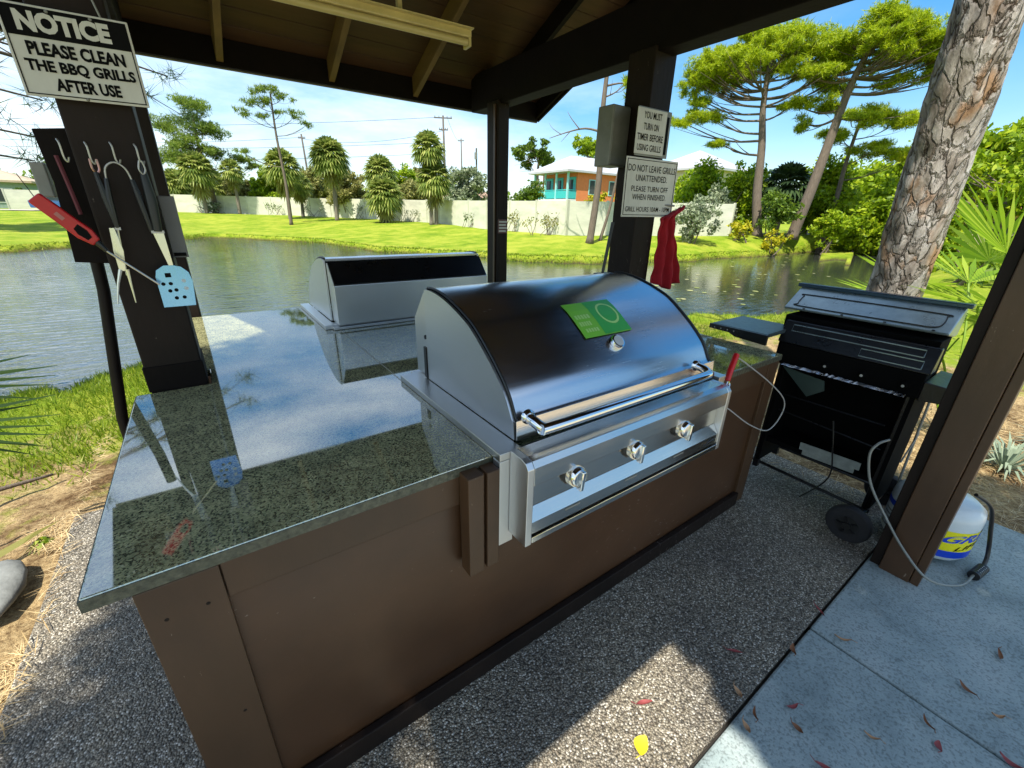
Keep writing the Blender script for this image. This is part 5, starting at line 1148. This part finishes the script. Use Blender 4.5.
# ------------------------------------------------------------------ fence, houses, poles, car, bridge
def polar(a, r): return (float(P0[0]+r*math.sin(a)), float(P0[1]+r*math.cos(a)))
fence_m = M('cream_fence_vinyl', (.56, .56, .45), .6, var=.22, scale=.8, stretch=(1, 1, 3))
fence_m2 = M('cream_fence_post', (.48, .48, .38), .6, var=.08, scale=3)
fn = [(-.22, 66), (-.02, 63), (.13, 57), (.236, 51), (.43, 40.4), (.56, 30.9), (.736, 25.3)]
def fence(name, label, nodes, step=2.6):
    pts = [Vector((*polar(*n), 0)) for n in nodes]
    t = thing(name, label, 'fence', (pts[0].x, pts[0].y, ground_z(pts[0].x, pts[0].y)))
    pan = MB(); posts = []
    for a, b in zip(pts[:-1], pts[1:]):
        n = max(1, round((b-a).length/step))
        for i in range(n):
            p, q = a.lerp(b, i/n), a.lerp(b, (i+1)/n); dr = (q-p).normalized(); nn = Vector((-dr.y, dr.x, 0))*.03
            zp, zq = ground_z(p.x, p.y), ground_z(q.x, q.y); tp, tq = zp+1.8, zq+1.8
            vs = [p-nn+Vector((0, 0, zp-.1)), q-nn+Vector((0, 0, zq-.1)), q-nn+Vector((0, 0, tq)), p-nn+Vector((0, 0, tp)), p+nn+Vector((0, 0, zp-.1)), q+nn+Vector((0, 0, zq-.1)), q+nn+Vector((0, 0, tq)), p+nn+Vector((0, 0, tp))]
            pan.add(vs, [(0, 1, 2, 3), (7, 6, 5, 4), (0, 4, 5, 1), (1, 5, 6, 2), (2, 6, 7, 3), (3, 7, 4, 0)]); posts.append((p, zp))
    pan.build('panel', fence_m, t)
    for p, zp in posts+[(pts[-1], ground_z(pts[-1].x, pts[-1].y))]:
        MB().box(p.x-.06, p.x+.06, p.y-.06, p.y+.06, zp-.1, zp+1.86).build('post', fence_m2, t)
    return t
fence('garden_fence', 'long cream fence across the far lawn, sunlit', fn)
fence('garden_fence', 'shaded fence wing running right from the corner behind the sign post', [(.738, 25.35), (.90, 27.5), (1.07, 30.2)])
# straggly plants along the fence
def straggle(label, a, r, w, h, leaf, n=7):
    x, y = polar(a, r); z = ground_z(x, y); t = thing('fence_plant', label, 'plant', (x, y, z)); sm = MB(); P = []
    lat = Vector((math.cos(a), -math.sin(a), 0))
    for k in range(n):
        b = Vector((x, y, z))+lat*random.uniform(-.3, .3)*w; e = b+lat*random.uniform(-.5, .5)*w+Vector((0, 0, h*random.uniform(.6, 1)))
        sm.tube([b, b.lerp(e, .5)+lat*.05, e], [.02, .014, .006], 5); P.append(in_ell(24, tuple(b.lerp(e, .75)), (.16*w, .16*w, .3*h), .6))
    sm.build('stem', bark_grey, t); arr_mesh('foliage', diamonds(np.concatenate(P), .14, .5), 4, lm[leaf], t)
straggle('bushy green plant at the foot of the fence left of the corner', .68, 25.6, 1.9, 1.3, 'olive', 10)
straggle('thin twiggy plant on the fence right of the middle post', .61, 28.0, 1.3, 1.3, 'olive', 6)
straggle('twiggy plant between the squat palm and the tall palm', .385, 40.8, 1.9, 1.3, 'silver', 6)
straggle('vine-like plant on the shaded fence bay beside the middle post', .52, 32.6, 1.6, 1.2, 'oak', 9)
straggle('twiggy plant by the slender pine', .20, 51, 2.2, 1.3, 'silver', 6)
straggle('twiggy plant right of the round palm', .29, 46.8, 2.0, 1.3, 'silver', 6)
straggle('green plant on the fence left of the slender pine', .135, 55.5, 2.6, 1.4, 'oak', 9)

def hip(mb, x0, x1, y0, y1, ze, zr, ov):
    x0 -= ov; x1 += ov; y0 -= ov; y1 += ov; w = min(x1-x0, y1-y0)/2
    if x1-x0 >= y1-y0: r = [((x0+w), (y0+y1)/2, zr), ((x1-w), (y0+y1)/2, zr)]
    else: r = [((x0+x1)/2, y0+w, zr), ((x0+x1)/2, y1-w, zr)]
    c = [(x0, y0, ze), (x1, y0, ze), (x1, y1, ze), (x0, y1, ze)]; lo = [(p[0], p[1], ze-.22) for p in c]
    if x1-x0 >= y1-y0: fs = [(0, 1, 5, 4), (1, 2, 5), (2, 3, 4, 5), (3, 0, 4)]
    else: fs = [(0, 1, 4), (1, 2, 5, 4), (2, 3, 5), (3, 0, 4, 5)]
    fs += [(6, 7, 1, 0), (7, 8, 2, 1), (8, 9, 3, 2), (9, 6, 0, 3), (9, 8, 7, 6)]
    return mb.add(c+r+lo, fs)
orange = M('orange_stucco', (.62, .20, .07), .85, var=.1, scale=3); teal = M('teal_paint', (.04, .42, .42), .5, var=.1); teal_l = M('pale_teal_paint', (.28, .62, .62), .5, var=.1)
roofw = M('pale_metal_roof', (.42, .43, .45), .45, var=.08, scale=1.5, bump=.2, bscale=6, stretch=(1, 1, 1)); glass = M('window_glass', (.03, .05, .06), .08, var=.2); whitem = M('white_trim', (.7, .7, .68), .5, var=.06)
H = thing('house', 'orange two-storey house with teal balcony and pale hip roof', 'house', (37.1, 40.0, .5)); hx0, hx1, hy0, hy1 = 37.1, 49.5, 39.9, 46.4
MB().box(hx0+1.5, hx1, hy0, hy1, .3, 6.25).box(hx0, hx0+1.52, hy0+.1, hy1, .3, 3.1).build('wall', orange, H)
MB().box(hx0-.02, hx0+1.5, hy0, hy1, 3.1, 3.32).build('balcony_floor', whitem, H)
hip(MB(), hx0, hx1, hy0, hy1, 6.45, 8.4, .55).build('roof', roofw, H)
for y in (hy0+.12, hy0+2.2, hy0+4.3, hy1-.12): MB().box(hx0+.02, hx0+.22, y-.1, y+.1, 3.32, 6.23).build('column', teal_l, H)
MB().box(hx0+.05, hx0+.12, hy0+.1, hy1-.1, 4.28, 4.38).box(hx0+.06, hx0+.10, hy0+.1, hy1-.1, 3.40, 4.22).build('balustrade', teal, H)
MB().box(hx0+.1, hx0+1.5, hy0+.04, hy0+.10, 4.28, 4.38).box(hx0+.1, hx0+1.5, hy0+.05, hy0+.09, 3.40, 4.22).build('balustrade', teal, H)
for (y, w) in ((hy0+1.0, .7), (hy0+3.1, .55), (hy0+5.2, .75)):
    wd = MB().box(hx0+1.44, hx0+1.5, y-w-.1, y+w+.1, 3.32, 5.8).build('window', teal, H)
    MB().box(hx0+1.425, hx0+1.437, y-w*.55, y+w*.55, 3.5, 5.5).build('pane', glass, wd)
for x in (hx0+4.0, hx0+7.5, hx0+10.3):
    wd = MB().box(x-.55, x+.55, hy0-.05, hy0, 3.9, 5.6).build('window', teal_l, H); MB().box(x-.42, x+.42, hy0-.062, hy0-.052, 4.0, 5.5).build('pane', glass, wd)
H2 = thing('house', 'house showing only its pale hip roof above the shrubs right of the sign post', 'house', (50, 32, .5))
MB().box(48.6, 57, 29.5, 37.5, .3, 6.7).build('wall', M('cream_stucco', (.55, .5, .4), .85), H2); hip(MB(), 48.6, 57, 29.5, 37.5, 6.9, 9.2, .6).build('roof', roofw, H2)
H3 = thing('house', 'low grey-green house with tan roof at the far left', 'house', (-18, 76, .8))
MB().box(-26, -14.2, 73, 82, .5, 3.6).build('wall', M('grey_green_stucco', (.25, .33, .28), .85), H3); hip(MB(), -26, -14.2, 73, 82, 3.8, 5.6, .6).build('roof', M('tan_shingle', (.42, .33, .23), .9, var=.2), H3)
wd = MB().box(-17.2, -15.4, 72.94, 73, 1.5, 3.0).build('window', whitem, H3); MB().box(-17.0, -15.6, 72.92, 72.935, 1.6, 2.9).build('pane', glass, wd)
bush('shrub', 'pink flowering shrub beside the low grey-green house', (-13.6, 71.2), (1.3, 1, 1.1), 8, 'pinkflower', .24) if 'pinkflower' in lm else None
H4 = thing('house', 'salmon roofed house glimpsed right of the foreground trunk', 'house', (30, 1.5, .5))
MB().box(33.5, 42, -1.5, 4.4, .3, 2.1).build('wall', M('buff_stucco', (.5, .42, .3), .85), H4); hip(MB(), 33.5, 42, -1.5, 4.4, 2.3, 3.6, .5).build('roof', M('salmon_tile', (.55, .20, .14), .8, var=.15, scale=8), H4)
H5 = thing('house', 'pale low house between the tall pole and the silver shrub', 'house', (25, 46, .6))
MB().box(27.5, 35, 50.5, 56, .5, 3.1).build('wall', M('pale_stucco', (.55, .5, .42), .85), H5); hip(MB(), 27.5, 35, 50.5, 56, 3.3, 4.6, .5).build('roof', M('brown_tile', (.30, .2, .14), .9), H5)
wd = MB().box(28.6, 30.2, 50.44, 50.5, 1.9, 2.7).build('window', whitem, H5); MB().box(28.75, 30.05, 50.42, 50.435, 2.0, 2.6).build('pane', glass, wd)
# utility poles and wires
pole_m = M('weathered_pole', (.10, .085, .07), .9, var=.3, scale=4)
def upole(label, x, y, top, arms, tilt=0):
    z = ground_z(x, y); t = thing('utility_pole', label, 'pole', (x, y, z))
    MB().tube([(x, y, z-.2), (x+tilt, y, top)], [.17, .11], 10).build('pole', pole_m, t, smooth='all')
    for (dz, w) in arms:
        cx = x+tilt; MB().bar((cx-w*.85, y+w*.5, top-dz), (cx+w*.85, y-w*.5, top-dz), .10, .12).build('crossarm', pole_m, t)
        for s_ in (-.9, -.45, .45, .9): MB().tube([(cx+s_*w*.85, y-s_*w*.5, top-dz), (cx+s_*w*.85, y-s_*w*.5, top-dz+.22)], .045, 6).build('insulator', grey_metal, t)
    return t
upole('tall utility pole with a crossarm beside the tall palm', 27.56, 52.55, 12.4, [(.25, 1.1), (1.5, .55)])
upole('leaning utility pole between the slender pine and the round palm', 15.5, 72.5, 11.4, [(.5, .5)], -.25)
upole('distant utility pole right of the tall one', 46.4, 82.1, 15.0, [(.4, .6)])
tr_ = thing('utility_pole', 'short distant pole with a transformer just right of the distant pole', 'pole', (49, 80, .9))
MB().tube([(48.9, 80.5, .5), (48.9, 80.5, 13.4)], .16, 8).build('pole', pole_m, tr_); MB().tube([(48.6, 80.2, 11.4), (48.6, 80.2, 12.6)], .3, 10).build('transformer', grey_metal, tr_)
wires = [((27.0, 52.9, 12.2), (-30, 92, 10.4)), ((28.0, 52.3, 12.2), (46.4, 82, 14.4)), ((27.5, 52.5, 10.8), (15.3, 72.5, 10.8)), ((15.3, 72.5, 11.0), (-25, 95, 9.6)), ((27.5, 52.5, 9.6), (-30, 88, 7.8)), ((27.6, 52.5, 8.4), (-30, 84, 6.2))]
wl = ['power line from the crossarm of the tall pole toward the left', 'power line from the tall pole to the distant pole', 'power line strung between the tall pole and the leaning pole', 'power line leaving the leaning pole to the left', 'lower power line left of the tall pole, above the palms', 'lowest power line left of the tall pole, just over the palm crowns']
for (a, b), lb in zip(wires, wl):
    a, b = Vector(a), Vector(b); tag(MB().tube([a.lerp(b, i/12)-Vector((0, 0, 3.2*(i/12)*(1-i/12))) for i in range(13)], .020, 5).build('power_line', plastic_blk), lb, 'wire', 'power lines')
# parked car
cr_ = thing('parked_car', 'blue car parked far off beside the left post', 'car', (-9.4, 58.3, .85), R(8))
z0 = 0.0; carb = M('blue_car_paint', (.02, .12, .34), .2, var=.05, coat=1)
MB().prism([(-2.1, .30), (2.1, .30), (2.15, .75), (1.3, .92), (.75, 1.42), (-.85, 1.45), (-1.65, 1.0), (-2.15, .9)], 'y', -.85, .85).build('body', carb, cr_, bevel=.05, world=False)
MB().prism([(-1.45, .98), (1.12, .96), (.66, 1.36), (-.8, 1.38)], 'y', -.87, .87).build('window', glass, cr_, world=False)
for x in (-1.3, 1.3):
    for y in (-.80, .80):
        w = MB().lathe([(.33, -.1), (.33, .1)], (x, y, .33), 18, Matrix.Rotation(R(90), 3, 'X')).build('wheel', rubber, cr_, world=False)
        MB().lathe([(.19, -.105), (.19, .105)], (x, y, .33), 14, Matrix.Rotation(R(90), 3, 'X')).build('rim', grey_metal, w, world=False)
# lane beyond the left lawn
kind(MB().quad((-30, 55.2, .93), (-3.0, 56.6, .95), (-3.0, 60.5, .955), (-30, 61.5, .94)).build('lane', M('pale_lane', (.45, .40, .36), .9, var=.1, scale=2)), 'structure')
# footbridge on the right
br = thing('footbridge', 'dark timber footbridge over the far right end of the pond', 'bridge', (38.5, 11, .2)); dkw = M('bridge_timber', (.03, .024, .02), .8, var=.3)
A_, B_ = Vector((37.2, 13.2, 0)), Vector((40.2, 7.0, 0)); MB().bar(A_+Vector((0, 0, .55)), B_+Vector((0, 0, .75)), 1.4, .14).build('deck', dkw, br)
for k in range(6):
    p = A_.lerp(B_, k/5); MB().box(p.x-.72, p.x-.6, p.y-.06, p.y+.06, -.8, 1.6+.04*k).build('rail_post', dkw, br)
for z in (1.05, 1.5): MB().bar(A_+Vector((-.66, 0, z)), B_+Vector((-.66, 0, z+.2)), .06, .10).build('rail', dkw, br)
wp = thing('marker_post', 'small white post at the water edge left of the footbridge', 'post', (35.6, 12.7, .2)); zz = ground_z(35.6, 12.7)
MB().box(35.52, 35.68, 12.62, 12.78, zz-.1, zz+.75).build('post', whitem, wp); MB().prism([(35.5, zz+.75), (35.7, zz+.75), (35.6, zz+.84)], 'y', 12.60, 12.80).build('cap', whitem, wp)

# ------------------------------------------------------------------ litter, grass and small things on the ground
leaf_cols = {'brown curled': M('brown_leaf', (.20, .08, .03), .7, var=.3, scale=30), 'reddish': M('red_leaf', (.26, .05, .05), .7, var=.3, scale=30), 'tan': M('tan_leaf', (.42, .24, .12), .7, var=.3, scale=30), 'yellow': M('yellow_leaf', (.80, .62, .02), .6, var=.1, scale=30)}
def fallen(x, y, z, l, w, rot, curl, col, label, grp='fallen leaves on the paving'):
    mb = MB(); n = 8
    for i in range(n+1):
        t = i/n; ww = w*math.sin(math.pi*min(.98, max(.03, t)))**.7; zz = curl*(math.cos((t-.5)*4)-.55)*-1 if False else curl*(2*t-1)**2
        for s_ in (-1, 0, 1): mb.v.append((t*l-l/2, s_*ww/2+.12*l*math.sin(t*3), .002+zz+abs(s_)*curl*.5))
    for i in range(n):
        for k in range(2): a = i*3+k; mb.f.append((a, a+1, a+4, a+3))
    mb.tube([(-l/2, 0, .003+curl), (-l*.78, .01, .004+curl*1.3)], .0012, 4)
    o = mb.build('fallen_leaf', leaf_cols[col], None, smooth='all'); o.location = (x, y, z); o.rotation_euler = (0, 0, rot)
    return tag(o, label, 'leaf', grp)
fallen(1.148, -.497, .003, .062, .045, .4, .004, 'yellow', 'single bright yellow leaf on the sunlit aggregate')
spots = [(1.539, -.66, 'brown curled', 'brown leaf at the joint beside the shadow edge'), (1.675, -.717, 'reddish', 'reddish leaf nearest the shadow edge, left of the cross joint'), (1.61, -.76, 'brown curled', 'curled brown leaf left of the reddish one'),
         (1.791, -.911, 'tan', 'tan leaf pair low in the middle of the near slab'), (1.559, -.86, 'reddish', 'dark red leaf at the bottom edge of the near slab'), (2.0, -1.009, 'brown curled', 'brown twisted leaf close to the cross joint'), (1.94, -1.05, 'reddish', 'reddish leaf below the twisted one'),
         (2.552, -1.10, 'brown curled', 'brown leaf at the right edge of the far slab'), (2.23, -1.14, 'tan', 'tan leaf with a long stalk near the cross joint'), (2.27, -1.06, 'brown curled', 'small brown leaf beside the long stalk'), (2.12, -.72, 'tan', 'tan curl lying where the two joints meet'),
         (2.189, -.609, 'reddish', 'reddish scrap in the joint by the right post'), (1.90, -.63, 'brown curled', 'brown curl in the joint left of the joint crossing'), (1.56, -.585, 'tan', 'tan curl in the long joint near the sun patch'), (1.47, -.66, 'tan', 'tan curl across the joint in the sun'), (2.07, -1.19, 'reddish', 'purple-red leaf at the bottom of the cross joint'), (1.70, -.50, 'reddish', 'reddish scrap on the shaded aggregate right of the sun patch'), (1.25, -.42, 'reddish', 'rusty fragment at the top of the sun patch')]
for i, (x, y, c, lb) in enumerate(spots): fallen(x, y, .007 if y < -.62 else .003, random.uniform(.035, .06), random.uniform(.010, .020), random.uniform(0, 6), random.uniform(.004, .012), c, lb)
# leaves and straw strewn as a mass
def strands(name, pts, L_, w, leaf, lift=.01, label=None):
    C = np.array(pts); n = len(C); a = rng.uniform(0, 2*math.pi, n); d = np.stack([np.cos(a), np.sin(a), rng.normal(size=n)*.12], 1); q = np.stack([-np.sin(a), np.cos(a), np.zeros(n)], 1); l = (L_*rng.uniform(.5, 1.2, n))[:, None]
    C[:, 2] += lift*rng.uniform(.2, 1.2, n)
    o = arr_mesh(name, np.stack([C-d*l/2, C-q*w/2, C+d*l/2, C+q*w/2], 1).reshape(-1, 3), 4, lm[leaf]); kind(o, 'stuff')
    if label: o['label'] = label
    return o
pts = []
while len(pts) < 9000:
    x, y = rng.uniform(-1.6, -.50), rng.uniform(.1, 3.2)
    if x > -.56 and y < 2.95: 
        if rng.uniform() > .12: continue
        pts.append((x, y, .003)); continue
    if noise.noise((x*1.8, y*1.8, 5)) > .28*(y-1.2): pts.append((x, y, ground_z(x, y)+.02))
while len(pts) < 17000:
    x, y = rng.uniform(3.1, 6.2), rng.uniform(-1.6, 1.4)
    if x < 3.45 and rng.uniform() > .25: continue
    if x < 3.72 and y < -.6: continue
    pts.append((x, y, .003 if x < 3.42 else ground_z(x, y)+.015))
strands('pine_straw', pts, .13, .0035, 'straw', .02, 'loose pine straw on the beds beside the paving')
pts = []
while len(pts) < 16000:
    x, y = rng.uniform(-2.6, .6), rng.uniform(1.9, 6.4)
    if x > -.6 and y < 2.97: continue
    k = noise.noise((x*1.1, y*1.1, 2))+.42*(y-2.9)
    if k < rng.uniform(-.5, .9): continue
    z = ground_z(x, y)
    if z < -.36: continue
    pts.append((x, y, z))
while len(pts) < 21000:
    a = rng.uniform(.95, 1.25); r = np.interp(a, A_N, R_N)-rng.uniform(.1, 3.2); x, y = polar(a, r); pts.append((x, y, ground_z(x, y)))
C = np.array(pts); n = len(C); lean_ = rng.normal(size=(n, 3))*np.array([.5, .5, 0])+np.array([0, 0, 1]); lean_ = unit(lean_); h_ = rng.uniform(.04, .10, (n, 1)); q = unit(np.cross(lean_, rng.normal(size=(n, 3))))*.005
go = arr_mesh('grass', np.stack([C-q, C+q, C+lean_*h_], 1).reshape(-1, 3), 3, lm['grass']); kind(go, 'stuff'); go['label'] = 'short grass tufts on the near bank'
# bank fringe of the far shore
pts = []
for a in np.arange(-.35, 1.30, .0012):
    r = np.interp(a, A_F, R_F)+(.25*math.sin(a*37)+.15*math.sin(a*91+1)+.08*math.sin(a*190))*1.2
    for _ in range(5): x, y = polar(a+random.uniform(-.001, .001), r+random.uniform(-.1, .5)); pts.append((x, y, ground_z(x, y)))
C = np.array(pts); n = len(C); d = unit(rng.normal(size=(n, 3))*np.array([.6, .6, 0])+np.array([0, 0, 1])); h_ = rng.uniform(.03, .12, (n, 1)); q = unit(np.cross(d, rng.normal(size=(n, 3))))*.03
fr = arr_mesh('bank_grass', np.stack([C-q, C+q, C+d*h_], 1).reshape(-1, 3), 3, lm['grass']); kind(fr, 'stuff'); fr['label'] = 'rough grass fringe along the far shore'
# lily pads on the right water
lp_ = leafmat('lily_pad', [(.20, .24, .05), (.34, .36, .12), (.42, .40, .20)], .1)
pv_ = []
for i in range(70):
    a = rng.uniform(.93, 1.26); r0, r1 = np.interp(a, A_N, R_N)+1.2, np.interp(a, A_F, R_F)-1; r = rng.uniform(r0, r1)
    x, y = polar(a, r); s_ = rng.uniform(.04, .10)
    for k in range(6): pass
    pv_ += [(x+s_*math.cos(t)*rng.uniform(.8, 1.2), y+s_*math.sin(t)*rng.uniform(.8, 1.2), -.343) for t in np.linspace(0, 2*math.pi, 7)[:-1]]
lo_ = arr_mesh('floating_leaves', pv_, 6, lp_); kind(lo_, 'stuff'); lo_['label'] = 'small pads floating on the right side of the pond'
# rock at the left edge, weed
rk = MB(); 
for j in range(9):
    for i in range(14):
        th = 2*math.pi*i/14; ph = math.pi*j/8; p = Vector((math.cos(th)*math.sin(ph)*.13, math.sin(th)*math.sin(ph)*.22, math.cos(ph)*.045)); p *= 1+.22*noise.noise(p*9); rk.v.append((-.76+p.x, 1.50+p.y, .0+p.z))
for j in range(8):
    for i in range(14): rk.f.append((j*14+i, j*14+(i+1) % 14, (j+1)*14+(i+1) % 14, (j+1)*14+i))
tag(rk.build('rock', M('grey_rock', (.22, .23, .22), .85, var=.3, scale=12, bump=.4, bscale=30), None, smooth='all'), 'grey flat rock in the straw at the left edge', 'rock')
spiky('small bright green weed in the straw left of the counter', (-.66, 1.86), 26, .075, .02, 'grass', 'weed', 'weed')
lg = thing('stick', 'broken grey stick lying in the straw near the pond bank', 'stick', (-1.2, 2.4, 0)); MB().tube(curve_pts([(-1.5, 2.25, -.03), (-1.15, 2.42, .02), (-.75, 2.62, -.02)], 5), [.018, .02, .016, .014, .012, .016, .02, .014, .012, .01, .008], 7).build('wood', bark_grey, lg, smooth='all')
dlf = tag(MB().add([(-.98, 1.62, -.03), (-.72, 1.83, .0), (-.60, 1.97, .005), (-.68, 1.90, .015), (-.9, 1.74, .0)], [(0, 1, 2, 3, 4)]).build('dry_frond', lm['olive']), 'olive dry palm blade lying in the straw', 'leaf')
